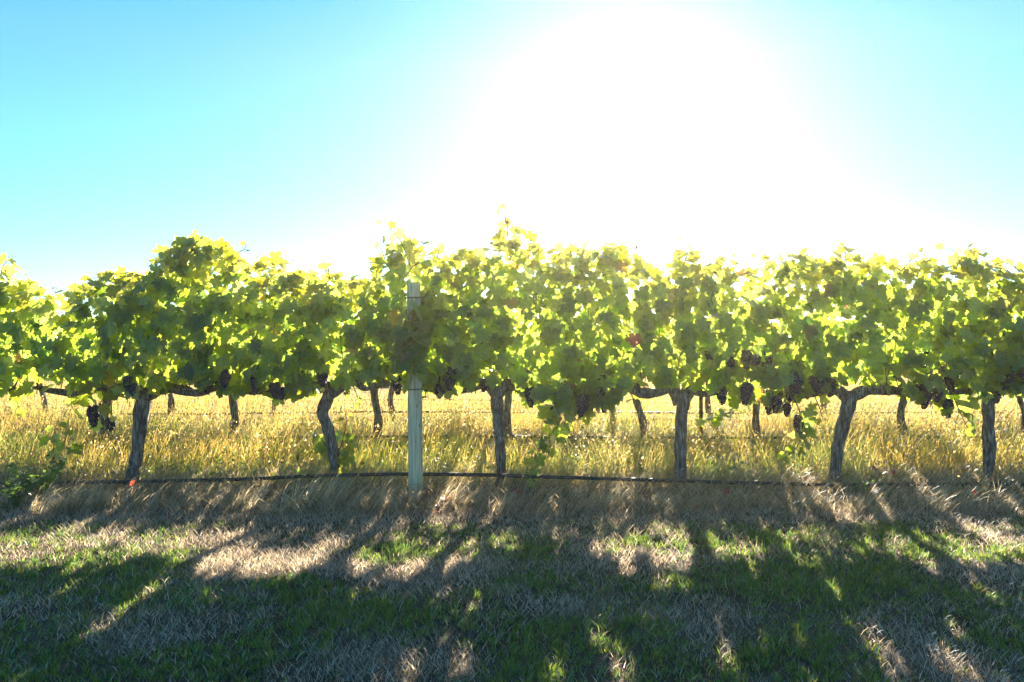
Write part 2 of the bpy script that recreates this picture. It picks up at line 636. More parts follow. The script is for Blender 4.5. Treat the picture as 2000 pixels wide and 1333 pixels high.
# how thick the curtain of leaves is (1 = usual)
DEN = np.array([(-700, 0.9), (-60, 0.8), (40, 0.62), (120, 0.58), (190, 0.55), (235, 0.95), (300, 1.25), (420, 1.15), (520, 0.9), (600, 0.9), (660, 0.7), (700, 0.7),
                (740, 0.72), (800, 0.85), (860, 1.1), (940, 1.05), (1010, 0.85), (1060, 0.72), (1110, 1.0), (1180, 1.05), (1235, 0.85), (1280, 0.72), (1330, 0.78),
                (1400, 0.85), (1480, 0.7), (1540, 0.8), (1620, 0.85), (1700, 0.75), (1780, 0.8), (1850, 1.0), (1930, 1.15), (2000, 1.0), (2700, 1.0)], float)
Y0 = ROW[0]


def front_top(x):
    x = np.asarray(x, float)
    rag = 0.16 * (noise2(x, x * 0, .13, 91) - .55) + 0.10 * (noise2(x, x * 0, .37, 92) - .5)
    return PZ(np.interp(x * FPX / Y0 + 1000, TOP[:, 0], TOP[:, 1])) + rag


def front_bot(x):
    return PZ(np.interp(x * FPX / Y0 + 1000, BOT[:, 0], BOT[:, 1]))


def front_den(x):
    return np.interp(x * FPX / Y0 + 1000, DEN[:, 0], DEN[:, 1])


def canopy_arrays(x0, x1, top, bot, den, per_m, rng, half=0.36, shape_seed=5, taper=0.22):
    """sample leaf seats in a curtain between x0 and x1; returns pos (around y = 0), normals, tips, sizes, youth"""
    n = int((x1 - x0) * per_m * 1.5)
    x = rng.uniform(x0 - taper, x1 + taper, n)
    edge = np.minimum(x - (x0 - taper), (x1 + taper) - x) / (2 * taper)
    keep = rng.uniform(0, 1, n) < np.clip(edge, 0, 1)
    keep &= rng.uniform(0, 1.5, n) < den(x)
    x = x[keep]
    n = len(x)
    zt, zb = top(x), bot(x)
    t = rng.beta(1.05, 1.0, n)
    z = zb + (zt - zb) * t
    # clumps: drop leaves in the low parts of a noise field
    cl = fbm(x, z, 0.24, shape_seed)
    keep = rng.uniform(0, 1, n) < np.clip(0.62 + 1.2 * (cl - 0.36), 0.35, 1)
    x, z, t, zt, zb = x[keep], z[keep], t[keep], zt[keep], zb[keep]
    n = len(x)
    hw = half * (0.42 + 0.62 * np.sin(np.clip(t, 0, 1) * math.pi * 0.86 + 0.22)) * (0.75 + 0.6 * noise2(x, z, 0.5, shape_seed + 3))
    s = rng.uniform(-1, 1, n)
    s = np.sign(s) * np.abs(s) ** 0.62
    y = s * hw
    up = np.clip((t - 0.72) / 0.28, 0, 1)
    nrm = np.stack((rng.normal(0, 0.42, n), s * 1.1 + rng.normal(0, 0.30, n), 0.30 + 0.75 * up + rng.normal(0, 0.30, n)), -1)
    tip = np.stack((rng.normal(0, 0.55, n), s * 0.35 + rng.normal(0, 0.3, n), -1.0 + 0.9 * up + rng.normal(0, 0.3, n)), -1)
    size = rng.uniform(0.078, 0.152, n) * (1 - 0.12 * up)
    young = np.clip((t - 0.60) / 0.4, 0, 1) * 0.75
    return np.stack((x, y, z), -1), nrm, tip, size, young


def shoot_leaves(mb, path, rng, step=0.055, smin=0.05, smax=0.12, young=0.8, hang=0.5):
    """leaves on alternate sides of a cane"""
    seg = np.concatenate(([0], np.cumsum(np.linalg.norm(np.diff(path, axis=0), axis=1))))
    m = max(int(seg[-1] / step), 2)
    s = np.linspace(0.03 * seg[-1], seg[-1], m)
    p = np.stack([np.interp(s, seg, path[:, i]) for i in range(3)], -1)
    side = np.where(np.arange(m) % 2 == 0, 1, -1)
    k = np.linspace(0, 1, m)
    off = np.stack((side * rng.uniform(0.02, 0.06, m), rng.normal(0, 0.04, m), rng.uniform(-0.02, 0.04, m)), -1) * (1.1 - 0.6 * k)[:, None]
    q = p + off
    nrm = np.stack((side * 0.4 + rng.normal(0, 0.4, m), rng.normal(-0.4, 0.7, m), 0.5 + rng.normal(0, 0.35, m)), -1)
    tip = np.stack((side * 0.9 + rng.normal(0, 0.3, m), rng.normal(0, 0.4, m), -hang * 1.4 + rng.normal(0, 0.3, m)), -1)
    size = 1.25 * (smax * (1 - k) + smin * k) * rng.uniform(0.8, 1.15, m)
    petiole_ribbons(mb, p, q, 0.0016, np.array((0.45, 0.30, 0.08)))
    leaves(mb, q, nrm, tip, size, leaf_tints(m, rng, np.full(m, young)), rng)


# ------------------------------------------------------------------ vine wood
def bark_shape(rng, ridge=0.10, twist=7.0, knob=0.10):
    ph = rng.uniform(0, 6.28, 8)

    def f(th, s):
        a = ridge * (np.abs(np.sin(2.5 * th + twist * s + ph[0])) * 1.2 - 0.6)
        a = a + ridge * 0.7 * np.sin(7 * th + twist * 1.4 * s + ph[1] + 0.8 * np.sin(9 * s + ph[6]))
        a = a + ridge * 0.45 * np.sin(12 * th - twist * 0.8 * s + ph[2] + np.sin(21 * s))
        a = a + knob * np.sin(11 * s + ph[3] + np.sin(th + ph[7])) * np.sin(2 * th + ph[4]) + knob * 0.6 * np.sin(27 * s + ph[5] + 2 * np.sin(th))
        return 1 + a
    return f


def bark_strips(mb, path, rad, rng, n=22):
    """loose curling strips of old bark"""
    _, U, V = frames(path)
    N = len(path)
    for _ in range(n):
        i = int(rng.integers(2, N - 8))
        L = int(rng.integers(5, 11))
        j = min(i + L, N - 1)
        th = rng.uniform(0, 6.28)
        idx = np.arange(i, j + 1)
        w = rng.uniform(0.003, 0.007)
        lift = np.linspace(0, 1, len(idx))
        if rng.uniform() < 0.5:
            lift = lift[::-1]
        r = rad[idx] * 1.10 + 0.002 + 0.014 * lift ** 3
        a = th + 0.6 * np.linspace(0, 1, len(idx)) * rng.uniform(-1, 1)
        d = np.cos(a)[:, None] * U[idx] + np.sin(a)[:, None] * V[idx]
        tdir = -np.sin(a)[:, None] * U[idx] + np.cos(a)[:, None] * V[idx]
        c = path[idx] + d * r[:, None]
        taper = np.sin(np.linspace(0.15, 3.0, len(idx)))[:, None]
        v = np.stack((c - tdir * w * taper, c + d * 0.002, c + tdir * w * taper), 1).reshape(-1, 3)
        k = np.arange(len(idx) - 1)[:, None] * 3
        f = np.stack((np.stack((k + 0, k + 1, k + 4, k + 3), -1), np.stack((k + 1, k + 2, k + 5, k + 4), -1)), 1).reshape(-1)
        mb.add(v, f, np.full((len(idx) - 1) * 2, 4))


def wood_mesh(name, pts, rad, rng, sides=26, n=70, ridge=0.10, knob=0.10, twist=7.0, strips=20):
    path = spline(pts, n)
    r = spline(np.asarray(rad, float)[:, None], n)[:, 0]
    mb = MB()
    tube(mb, path, r, sides, bark_shape(rng, ridge, twist, knob))
    if strips:
        bark_strips(mb, path, r, rng, strips)
    return mb.mesh(name, M_BARK)


def cane_mesh(path, r0=0.0055, r1=0.0018, sides=5):
    mb = MB()
    tube(mb, path, np.linspace(r0, r1, len(path)), sides)
    return mb.mesh("cane", M_CANE)


# ------------------------------------------------------------------ grape bunches
def ico():
    t = (1 + 5 ** 0.5) / 2
    v = np.array([(-1, t, 0), (1, t, 0), (-1, -t, 0), (1, -t, 0), (0, -1, t), (0, 1, t), (0, -1, -t), (0, 1, -t), (t, 0, -1), (t, 0, 1), (-t, 0, -1), (-t, 0, 1)], float)
    f = [(0, 11, 5), (0, 5, 1), (0, 1, 7), (0, 7, 10), (0, 10, 11), (1, 5, 9), (5, 11, 4), (11, 10, 2), (10, 7, 6), (7, 1, 8), (3, 9, 4), (3, 4, 2), (3, 2, 6), (3, 6, 8), (3, 8, 9), (4, 9, 5), (2, 4, 11), (6, 2, 10), (8, 6, 7), (9, 8, 1)]
    v /= np.linalg.norm(v, axis=1)[:, None]
    v = list(map(tuple, v))
    out, cache = [], {}

    def mid(a, b):
        k = (min(a, b), max(a, b))
        if k not in cache:
            m = np.array(v[a]) + np.array(v[b])
            v.append(tuple(m / np.linalg.norm(m)))
            cache[k] = len(v) - 1
        return cache[k]
    for a, b, c in f:
        x, y, z = mid(a, b), mid(b, c), mid(c, a)
        out += [(a, x, z), (b, y, x), (c, z, y), (x, y, z)]
    return np.array(v), np.array(out)


ICO_V, ICO_F = ico()


def bunch_mesh(rng, length, width):
    mb = MB()
    k = 0
    placed = []
    for _ in range(900):
        t = rng.uniform(0, 1) ** 0.8
        r = width * 0.5 * (0.55 + 0.75 * math.sin(min(t * 2.6 + 0.35, 3.0))) * (1 - 0.55 * t)
        a = rng.uniform(0, 6.28)
        q = r * math.sqrt(rng.uniform(0.35, 1))
        p = np.array((q * math.cos(a), q * math.sin(a), -0.012 - t * length))
        if all(np.sum((p - o) ** 2) > 0.0122 ** 2 for o in placed):
            placed.append(p)
            R = rng.uniform(0.0072, 0.0092)
            mb.add(p + ICO_V * R, ICO_F.ravel(), np.full(len(ICO_F), 3))
            k += 1
    return mb.mesh("grape_bunch", M_GRAPE)


def stalk_mesh(rng, length):
    mb = MB()
    tube(mb, np.array(((0, 0, 0.06), (0.004, 0.002, 0.02), (0, 0, -0.02), (0.002, 0, -length * 0.8))), np.array((0.0025, 0.0022, 0.002, 0.001)), 5)
    return mb.mesh("stalk", M_STALK)


_r = np.random.default_rng(77)
BUNCH = [bunch_mesh(_r, L, W) for L, W in ((0.13, 0.085), (0.17, 0.09), (0.20, 0.085), (0.11, 0.07))]
STALK = [stalk_mesh(_r, L) for L in (0.13, 0.17, 0.20, 0.11)]


def hang_bunch(parent, loc, kind, rng, scale=1.0):
    o = obj("grape_bunch", BUNCH[kind], parent, loc)
    o.rotation_euler = (rng.normal(0, 0.08), rng.normal(0, 0.08), rng.uniform(0, 6.28))
    o.scale = (scale,) * 3
    obj("stalk", STALK[kind], o)


# ------------------------------------------------------------------ the front row, vine by vine
def L(px, py, base, dy=0.0):
    """photo pixel on the front row plane, relative to the vine's base"""
    p = P(px, py, Y0)
    p[1] += dy
    return p - base


FRONT = [
    dict(label="front row grapevine whose thin sunlit leaves fill the left edge, its trunk out of view", x=-95, x0=-300, x1=70,
         trunk=[(-95, 968), (-98, 880), (-90, 800), (-88, 768)], rad=[.085, .072, .07, .08],
         arms=[[(-88, 768), (-120, 756), (-200, 762), (-270, 766)], [(-88, 768), (-50, 752), (-10, 748), (35, 766)]], arm_r=[[.07, .05, .04, .03], [.07, .055, .045, .035]]),
    dict(label="front row grapevine with straight dark trunk under the tall leafy mound at left", x=259, x0=70, x1=450,
         trunk=[(258, 972), (262, 930), (268, 880), (274, 820), (281, 775)], rad=[.088, .080, .080, .090, .098],
         arms=[[(281, 775), (250, 752), (222, 762), (190, 757), (150, 768), (110, 764), (62, 758)], [(283, 775), (318, 758), (350, 762), (385, 768), (420, 758), (452, 752)]],
         arm_r=[[.075, .055, .044, .042, .038, .034, .022], [.085, .062, .058, .046, .038, .028]]),
    dict(label="front row grapevine with sharply bent S shaped trunk and leafy suckers, beside the pale post", x=655, x0=450, x1=812,
         trunk=[(657, 972), (654, 920), (648, 872), (640, 830), (631, 805), (640, 775), (650, 758)], rad=[.075, .068, .068, .070, .078, .082, .070],
         arms=[[(650, 758), (628, 752), (590, 760), (540, 764), (470, 766)], [(645, 775), (676, 748), (695, 742), (712, 756), (735, 748), (760, 752)]],
         arm_r=[[.062, .048, .040, .036, .028], [.055, .058, .060, .058, .060, .042]]),
    dict(label="front row grapevine with T shaped head and upright trunk, crowned by the highest single shoot", x=978, x0=812, x1=1150,
         trunk=[(979, 976), (979, 920), (977, 868), (974, 830), (972, 800), (970, 770)], rad=[.070, .062, .068, .072, .078, .088],
         arms=[[(968, 770), (952, 748), (938, 752), (912, 760), (880, 764), (830, 760)], [(970, 775), (990, 752), (1010, 758), (1040, 766), (1090, 768), (1150, 764)]],
         arm_r=[[.075, .060, .052, .042, .032, .026], [.070, .062, .052, .040, .034, .026]]),
    dict(label="front row grapevine with a long twisted bare arm reaching left above the washed out grass", x=1328, x0=1150, x1=1490,
         trunk=[(1328, 968), (1329, 910), (1329, 860), (1331, 810), (1334, 785), (1324, 766)], rad=[.080, .074, .074, .080, .086, .085],
         arms=[[(1330, 785), (1310, 758), (1285, 766), (1255, 768), (1225, 758), (1195, 762), (1160, 770)], [(1334, 785), (1352, 764), (1376, 770), (1420, 766), (1480, 768)]],
         arm_r=[[.085, .062, .056, .058, .046, .038, .028], [.070, .055, .036, .030, .024]]),
    dict(label="front row grapevine with right leaning trunk, bunches of black grapes on its left arm", x=1632, x0=1490, x1=1790,
         trunk=[(1631, 958), (1634, 915), (1640, 870), (1649, 820), (1658, 785), (1664, 768)], rad=[.084, .076, .078, .086, .096, .098],
         arms=[[(1652, 775), (1625, 760), (1585, 768), (1540, 770), (1495, 768)], [(1662, 775), (1690, 762), (1730, 762), (1768, 766), (1800, 764)]],
         arm_r=[[.072, .054, .048, .042, .03], [.080, .060, .052, .046, .03]]),
    dict(label="front row grapevine at the right edge with its gnarled trunk in view", x=1927, x0=1790, x1=2090,
         trunk=[(1926, 966), (1930, 915), (1933, 870), (1930, 820), (1932, 785), (1938, 768)], rad=[.070, .066, .074, .074, .080, .084],
         arms=[[(1934, 775), (1915, 758), (1880, 764), (1830, 768)], [(1936, 778), (1960, 755), (1990, 752), (2040, 762), (2090, 764)]],
         arm_r=[[.060, .045, .036, .026], [.075, .060, .055, .042, .03]]),
    dict(label="front row grapevine past the right edge, only its outer leaves in view", x=2245, x0=2090, x1=2420,
         trunk=[(2245, 966), (2243, 890), (2248, 820), (2246, 768)], rad=[.075, .07, .075, .085],
         arms=[[(2246, 770), (2200, 758), (2150, 764), (2095, 766)], [(2246, 770), (2290, 758), (2350, 764), (2410, 766)]], arm_r=[[.07, .05, .04, .03], [.07, .05, .04, .03]]),
]

# shoots that stick out of the canopy: vine index, pixel path, leaf sizes, depth offset
SHOOTS = [
    (2, [(800, 520), (785, 478), (765, 450), (746, 429)], .060, .115, 0.05), (2, [(770, 540), (752, 500), (745, 470)], .05, .09, -.1),
    (3, [(990, 500), (992, 455), (986, 425), (974, 406)], .055, .12, 0.0), (3, [(1030, 520), (1035, 480), (1033, 450)], .06, .12, .05),
    (3, [(1010, 520), (1005, 470), (1000, 430)], .05, .10, .1), (3, [(1065, 540), (1095, 505), (1106, 476)], .05, .09, .0),
    (4, [(1180, 540), (1160, 500), (1150, 478)], .06, .11, 0), (4, [(1330, 530), (1345, 490), (1338, 470)], .06, .11, 0), (4, [(1380, 530), (1410, 505), (1428, 500)], .04, .09, 0),
    (5, [(1545, 520), (1510, 506), (1478, 502)], .035, .07, 0), (5, [(1650, 530), (1655, 495), (1640, 478)], .05, .09, .05),
    (5, [(1760, 530), (1785, 500), (1805, 484)], .05, .09, .0), (6, [(1870, 520), (1865, 495), (1845, 485)], .06, .1, 0), (6, [(1890, 520), (1905, 495), (1915, 478)], .06, .11, .1),
    (6, [(1940, 520), (1975, 512), (2010, 530)], .05, .1, .1), (1, [(300, 545), (262, 535), (225, 542), (185, 546)], .045, .09, -.1), (1, [(440, 500), (468, 485), (474, 472)], .05, .09, .1),
    (1, [(370, 500), (378, 470), (384, 456)], .06, .12, .0), (2, [(640, 545), (636, 525), (632, 512)], .03, .06, .1), (2, [(575, 560), (590, 540), (605, 530)], .05, .1, .1),
    (0, [(-10, 560), (5, 525), (18, 500)], .06, .12, 0), (1, [(330, 530), (340, 495), (352, 480)], .06, .11, .0),
    (4, [(1215, 530), (1235, 510), (1250, 500)], .05, .09, .1), (5, [(1580, 530), (1575, 500), (1570, 490)], .06, .1, 0), (3, [(850, 520), (858, 488), (868, 478)], .05, .1, 0),
]
# shoots that hang under the cordon
DROPS = [
    (3, [(1078, 780), (1092, 812), (1080, 835), (1058, 862), (1042, 890), (1034, 918), (1046, 935)], .06, .115, -.22), (3, [(1098, 795), (1100, 820), (1086, 850)], .05, .10, -.2),
    (3, [(1070, 840), (1072, 870), (1066, 890)], .05, .1, -.18),
    (6, [(1840, 775), (1850, 800), (1862, 825), (1874, 838)], .06, .12, -.2), (6, [(1868, 780), (1878, 805), (1880, 830)], .05, .1, -.15), (1, [(225, 770), (214, 795), (205, 818)], .07, .12, -.2), (1, [(238, 775), (240, 800), (235, 815)], .05, .1, -.2),
    (5, [(1540, 770), (1552, 805), (1560, 840), (1548, 870), (1520, 893)], .06, .12, -.1), (5, [(1565, 830), (1570, 850), (1552, 885)], .06, .11, -.08), (4, [(1450, 790), (1440, 806), (1415, 815), (1392, 822), (1372, 826)], .07, .12, .12),
    (0, [(30, 765), (35, 785), (40, 800)], .06, .1, 0.), (1, [(130, 770), (128, 790), (132, 806)], .08, .13, .1), (1, [(150, 772), (145, 790)], .05, .09, .1),
    (2, [(656, 900), (628, 862), (612, 850), (610, 880)], .06, .10, .05), (2, [(658, 890), (672, 830), (668, 800)], .05, .09, .08), (2, [(655, 920), (676, 890), (682, 870)], .06, .1, .04),
    (2, [(806, 606), (802, 650), (808, 695), (806, 728)], .11, .13, -.43), (2, [(818, 608), (816, 650), (820, 690), (818, 735)], .11, .13, -.45), (2, [(796, 640), (810, 668), (800, 700), (812, 722)], .11, .13, -.44), (2, [(830, 520), (815, 530), (808, 548)], .10, .12, -.42), (3, [(826, 640), (812, 670), (816, 715)], .10, .13, -.44),
    (2, [(690, 745), (700, 770), (708, 790)], .04, .08, -.1), (0, [(96, 905), (98, 870), (102, 838), (112, 830)], .05, .10, .05), (0, [(118, 880), (124, 855), (126, 845)], .05, .09, .05),
    (2, [(835, 745), (838, 760), (840, 775)], .07, .1, -.15), (4, [(1235, 770), (1240, 785)], .06, .1, .1), (5, [(1590, 775), (1600, 800), (1605, 820)], .05, .09, .0),
]
# grape bunches of the front row (pixel of the top of the bunch, size kind)
GRAPES = [(415, 730, 1), (438, 722, 2), (458, 718, 1), (505, 700, 2), (522, 720, 1), (500, 735, 0), (548, 742, 0), (568, 750, 3), (205, 785, 1), (230, 812, 3), (275, 730, 0), (284, 742, 3),
          (778, 728, 1), (870, 728, 0), (888, 712, 1), (862, 745, 3), (1034, 752, 1), (1090, 745, 2), (1078, 790, 3), (1136, 765, 1), (1148, 780, 3), (1172, 728, 2), (1160, 745, 1), (1178, 770, 0),
          (1395, 745, 1), (1412, 700, 0), (1408, 690, 0), (1440, 680, 1), (1446, 742, 1), (1470, 690, 1), (1490, 672, 2), (1492, 705, 2), (1490, 758, 2), (1502, 768, 0), (1528, 742, 1), (1536, 722, 1), (1572, 728, 0), (1584, 720, 3), (1604, 735, 0),
          (1530, 785, 3), (1557, 806, 2), (1775, 682, 0), (1782, 738, 0), (1796, 735, 1), (1808, 752, 0), (1790, 755, 1), (1842, 722, 1), (1850, 728, 0), (1836, 775, 1), (1818, 712, 3), (1925, 700, 1), (1940, 705, 2), (1962, 702, 1), (1950, 715, 0), (1998, 705, 1), (1985, 720, 0), (1375, 680, 3), (950, 735, 3), (640, 720, 0)]

VINES = {}
for vi, S in enumerate(FRONT):
    rng = np.random.default_rng(100 + vi)
    base = P(S["x"], 955, Y0)
    base[2] = float(ground_z(base[0], Y0)) - 0.01
    g = thing("grapevine", base, S["label"], "grapevine", "grapevines of the front row")
    VINES[vi] = (g, base)
    tp = [L(a, b, base) for a, b in S["trunk"]]
    tp[0][2] = -0.04
    wob = rng.normal(0, 0.015, len(tp))
    for p, w in zip(tp, wob):
        p[1] += w
    obj("trunk", wood_mesh("trunk", tp, np.array(S["rad"]) * 0.66, rng, strips=26), g)
    for arm, ar in zip(S["arms"], S["arm_r"]):
        ap = [L(a, b, base, rng.normal(0, 0.02)) for a, b in arm]
        ap[0] = L(*arm[0], base)
        obj("cordon_arm", wood_mesh("cordon_arm", ap, np.array(ar) * 0.74, rng, sides=22, n=60, ridge=0.13, knob=0.20, twist=13, strips=16), g)
    # leaf curtain
    X0, X1 = PX(S["x0"]), PX(S["x1"])
    mb = MB()
    pos, nrm, tip, size, young = canopy_arrays(X0, X1, front_top, front_bot, front_den, 980, rng)
    lx, lz = pos[:, 0], pos[:, 2] - 0.04
    clear = (np.abs(lx - PX(810)) < 0.075) & (pos[:, 1] < 0.08) & (lz > PZ(604)) & (lz < PZ(540))
    pos, nrm, tip, size, young = pos[~clear], nrm[~clear], tip[~clear], size[~clear], young[~clear]
    leaves(mb, pos + np.array((0, Y0, 0)) - base, nrm, tip, size, leaf_tints(len(pos), rng, young), rng)
    obj("foliage", mb.mesh("foliage", M_LEAF), g)
    # canes up through the curtain
    ncane = int((X1 - X0) * 8)
    for c in range(ncane):
        xa = rng.uniform(X0, X1)
        zt = float(front_top(np.array(xa)))
        sy = rng.uniform(-1, 1)
        pts = [(xa, 0, 0.88), (xa + rng.normal(0, .05), sy * .12, 1.15), (xa + rng.normal(0, .10), sy * .22, 0.5 * (zt + 1.15)), (xa + rng.normal(0, .16), sy * .26, zt - rng.uniform(.05, .22))]
        path = spline(np.array(pts) + np.array((0, Y0, 0)) - base, 14)
        obj("cane", cane_mesh(path), g)


def add_shoot(vi, pix, smin, smax, dy, seed, young, hang):
    rng = np.random.default_rng(seed)
    g, base = VINES[vi]
    path = spline(np.array([L(a, b, base, dy + rng.normal(0, .015)) for a, b in pix]), 16)
    c = obj("shoot", cane_mesh(path, .0062, .0022), g)
    mb = MB()
    shoot_leaves(mb, path, rng, 0.05, smin, smax, young, hang)
    obj("foliage", mb.mesh("foliage", M_LEAF), c)


for i, (vi, pix, a, b, dy) in enumerate(SHOOTS):
    add_shoot(vi, pix, a, b, dy, 500 + i, 0.85, 0.25)
for i, (vi, pix, a, b, dy) in enumerate(DROPS):
    add_shoot(vi, pix, a, b, dy, 700 + i, 0.15, 0.8)

_rg = np.random.default_rng(9)
for px, py, kd in GRAPES:
    vi = max(range(len(FRONT)), key=lambda i: -abs((FRONT[i]["x0"] + FRONT[i]["x1"]) / 2 - px))
    g, base = VINES[vi]
    hang_bunch(g, L(px, py, base, _rg.uniform(-0.29, -0.05)), kd, _rg, _rg.uniform(0.95, 1.25))


# ------------------------------------------------------------------ vines of the rows behind
def proto_parts(seed, half, topz, lean):
    rng = np.random.default_rng(seed)
    tp = [(0, 0, -.05), (lean * .3 + rng.normal(0, .02), rng.normal(0, .02), .3), (lean * .7 + rng.normal(0, .03), 0, .6), (lean, 0, .86)]
    rad = np.array((.056, .047, .047, .058)) * rng.uniform(0.85, 1.05)
    parts = [("trunk", wood_mesh("trunk", tp, rad, rng, sides=16, n=36, strips=8))]
    for s in (-1, 1):
        ap = [(lean, 0, .83), (lean + s * .14, 0, .92), (lean + s * .4, rng.normal(0, .03), .89), (lean + s * half, 0, .91)]
        parts.append(("cordon_arm", wood_mesh("cordon_arm", ap, np.array((.048, .040, .034, .022)), rng, sides=12, n=26, ridge=.12, knob=.18, twist=12, strips=4)))
    mb = MB()
    off = seed * 3.17

    def top(x):
        return topz + 0.16 * (fbm(x + off, x * 0 + seed, 0.55, 31) - 0.5) * 2

    def bot(x):
        return 0.88 + 0.14 * (noise2(x + off, x * 0 + seed, 0.4, 32) - 0.4)

    def den(x):
        return 0.34 + 0.55 * noise2(x + off, x * 0 + seed, 0.5, 33)
    pos, nrm, tip, size, young = canopy_arrays(-half, half, top, bot, den, 560, rng, shape_seed=40 + seed)
    leaves(mb, pos, nrm, tip, size * 1.05, leaf_tints(len(pos), rng, young), rng)
    parts.append(("foliage", mb.mesh("foliage", M_LEAF)))
    bl = [((rng.uniform(-half, half), rng.uniform(-.3, -.05), rng.uniform(.86, 1.1)), int(rng.integers(0, 4))) for _ in range(5)]
    return parts, bl


PROTO = [proto_parts(201 + i, 0.95, tz, ln) for i, (tz, ln) in enumerate(((1.64, .16), (1.58, .02), (1.66, -.06), (1.60, .10)))]


def back_vine(x, Y, kind, label, group, turn=0.0, scale=1.0, grapes=True):
    rng = np.random.default_rng(int(abs(x) * 1000) + int(Y * 10))
    g = thing("grapevine", (x, Y, float(ground_z(x, Y))), label, "grapevine", group)
    g.rotation_euler = (0, 0, turn)
    g.scale = (scale,) * 3
    parts, bl = PROTO[kind]
    for nm, me in parts:
        obj(nm, me, g)
    if grapes:
        for loc, kd in bl:
            hang_bunch(g, loc, kd, rng)


R2, R3 = ROW[1], ROW[2]
G2, G3 = "grapevines of the second row", "grapevines of the third row"
SECOND = [(-160, 1, 0, "grapevine of the second row past the left edge, showing as leaves between the front vines"),
          (208, 1, math.pi, "second row grapevine with thin trunk beside hanging grapes, left of the straight dark front trunk"),
          (446, 0, 0, "second row grapevine on right slanting trunk between the straight and S bent front trunks"),
          (733, 1, 0, "second row grapevine on slim upright trunk between the S bent trunk and pale post"),
          (995, 2, 0, "second row grapevine half hidden behind the T headed front trunk"),
          (1262, 3, math.pi, "second row grapevine on a faint trunk, just left of the thin rusty stake"),
          (1480, 2, 0, "second row grapevine amid sunlit shoots, between rusty stake and right leaning front trunk"),
          (1773, 0, math.pi, "second row grapevine on a slim trunk just right of the right leaning front trunk"),
          (1996, 1, 0, "second row grapevine on a trunk cut by the right edge"),
          (2270, 3, 0, "grapevine of the second row past the right edge, showing as leaves between the front vines")]
for px, k, t, lb in SECOND:
    back_vine(PX(px, R2), R2, k, lb, G2, t)
THIRD = [(-290, 2, 0, None), (-85, 1, 0, None), (92, 3, math.pi, "third row grapevine whose short dark trunk shows under the left cordon, near the left edge"),
         (331, 1, 0, "third row grapevine on a small trunk just right of the straight dark front trunk"),
         (534, 2, math.pi, "third row grapevine on small trunk under the bunches left of the S bent trunk"),
         (772, 0, math.pi, "third row grapevine on a small left leaning trunk, just left of the pale post"),
         (985, 3, 0, None), (1200, 1, math.pi, None), (1385, 2, 0, "third row grapevine whose short trunk shows just right of the rusty stake"),
         (1600, 0, 0, None), (1826, 3, math.pi, "third row grapevine with pale trunk behind the leafy shoot near the right edge"), (2040, 1, 0, None), (2260, 2, 0, None)]
for px, k, t, lb in THIRD:
    back_vine(PX(px, R3), R3, k, lb or "grapevine of the third row, its trunk hidden and its leaves seen through gaps", G3, t, 0.92)


# ------------------------------------------------------------------ posts, wires, hoses
def wooden_post():
    x = PX(813)
    g = thing("wooden_post", (PX(813, Y0 - .31), Y0 - .31, float(ground_z(x, Y0))), "pale weathered round timber post standing in the front row", "post")
    rng = np.random.default_rng(4)
    n = 60
    zt = PZ(556) - g.location.z
    path = np.stack((np.linspace(0, PX(809) - x, n), np.linspace(0, -.03, n), np.linspace(-.3, zt, n)), -1)
    r = np.full(n, 0.0655)
    s = np.linspace(0, 1, n)
    r = r * (1 - 0.10 * s) + 0.003 * np.exp(-((s - .50) / .03) ** 2) + 0.003 * np.exp(-((s - .78) / .02) ** 2)
    ph = rng.uniform(0, 6.28, 3)
    mb = MB()
    tube(mb, path, r, 40, lambda th, t: 1 + 0.018 * np.sin(3 * th + ph[0]) + 0.012 * np.sin(7 * th + 2 * t + ph[1]) + 0.008 * np.sin(19 * th + ph[2]))
    obj("timber", mb.mesh("timber", M_POST), g)
    # wire wound round the head of the post, and a staple
    for k, zz in enumerate((PZ(585), PZ(755))):
        zz -= g.location.z
        a = np.linspace(0, 4 * math.pi, 60)
        c = np.interp(zz, path[:, 2], path[:, 0])
        c1 = np.interp(zz, path[:, 2], path[:, 1])
        rr = 0.0635
        wb = MB()
        tube(wb, np.stack((c + rr * np.cos(a), c1 + rr * np.sin(a), zz + np.linspace(-.006, .006, 60)), -1), 0.0022, 6)
        obj("wire_tie", wb.mesh("wire_tie", M_RUST), g)
    sb = MB()
    a = np.linspace(0, math.pi, 12)
    tube(sb, np.stack((0.012 * np.cos(a), -.056 - .018 * np.sin(a), np.full(12, PZ(930)) - g.location.z), -1), 0.002, 6)
    obj("staple", sb.mesh("staple", M_RUST), g)


wooden_post()


def steel_stake():
    x = PX(1369, R2)
    g = thing("steel_stake", (x, R2, float(ground_z(x, R2))), "thin dark rusty steel stake standing in the second row", "stake")
    w, t = 0.046, 0.006
    h = 1.75
    mb = MB()
    # T-section: a flat face and a web behind it
    for (x0, x1, y0, y1) in ((-w / 2, w / 2, -t, 0), (-t / 2, t / 2, 0.0005, 0.034)):
        v = np.array([(a, b, c) for c in (-.3, h) for b in (y0, y1) for a in (x0, x1)])
        f = [(0, 1, 5, 4), (1, 3, 7, 5), (3, 2, 6, 7), (2, 0, 4, 6), (4, 5, 7, 6), (0, 2, 3, 1)]
        mb.add(v, np.array(f).ravel(), np.full(6, 4))
    obj("stake_bar", mb.mesh("stake_bar", M_RUST, False), g)
    hb = MB()
    for zz in np.arange(0.9, 1.7, 0.2):
        a = np.linspace(0, 2 * math.pi, 16)
        tube(hb, np.stack((0.010 * np.cos(a), np.full(16, -.009), zz + .010 * np.sin(a)), -1), 0.002, 5, caps=False)
    obj("wire_hook", hb.mesh("wire_hook", M_WIRE), g)


steel_stake()


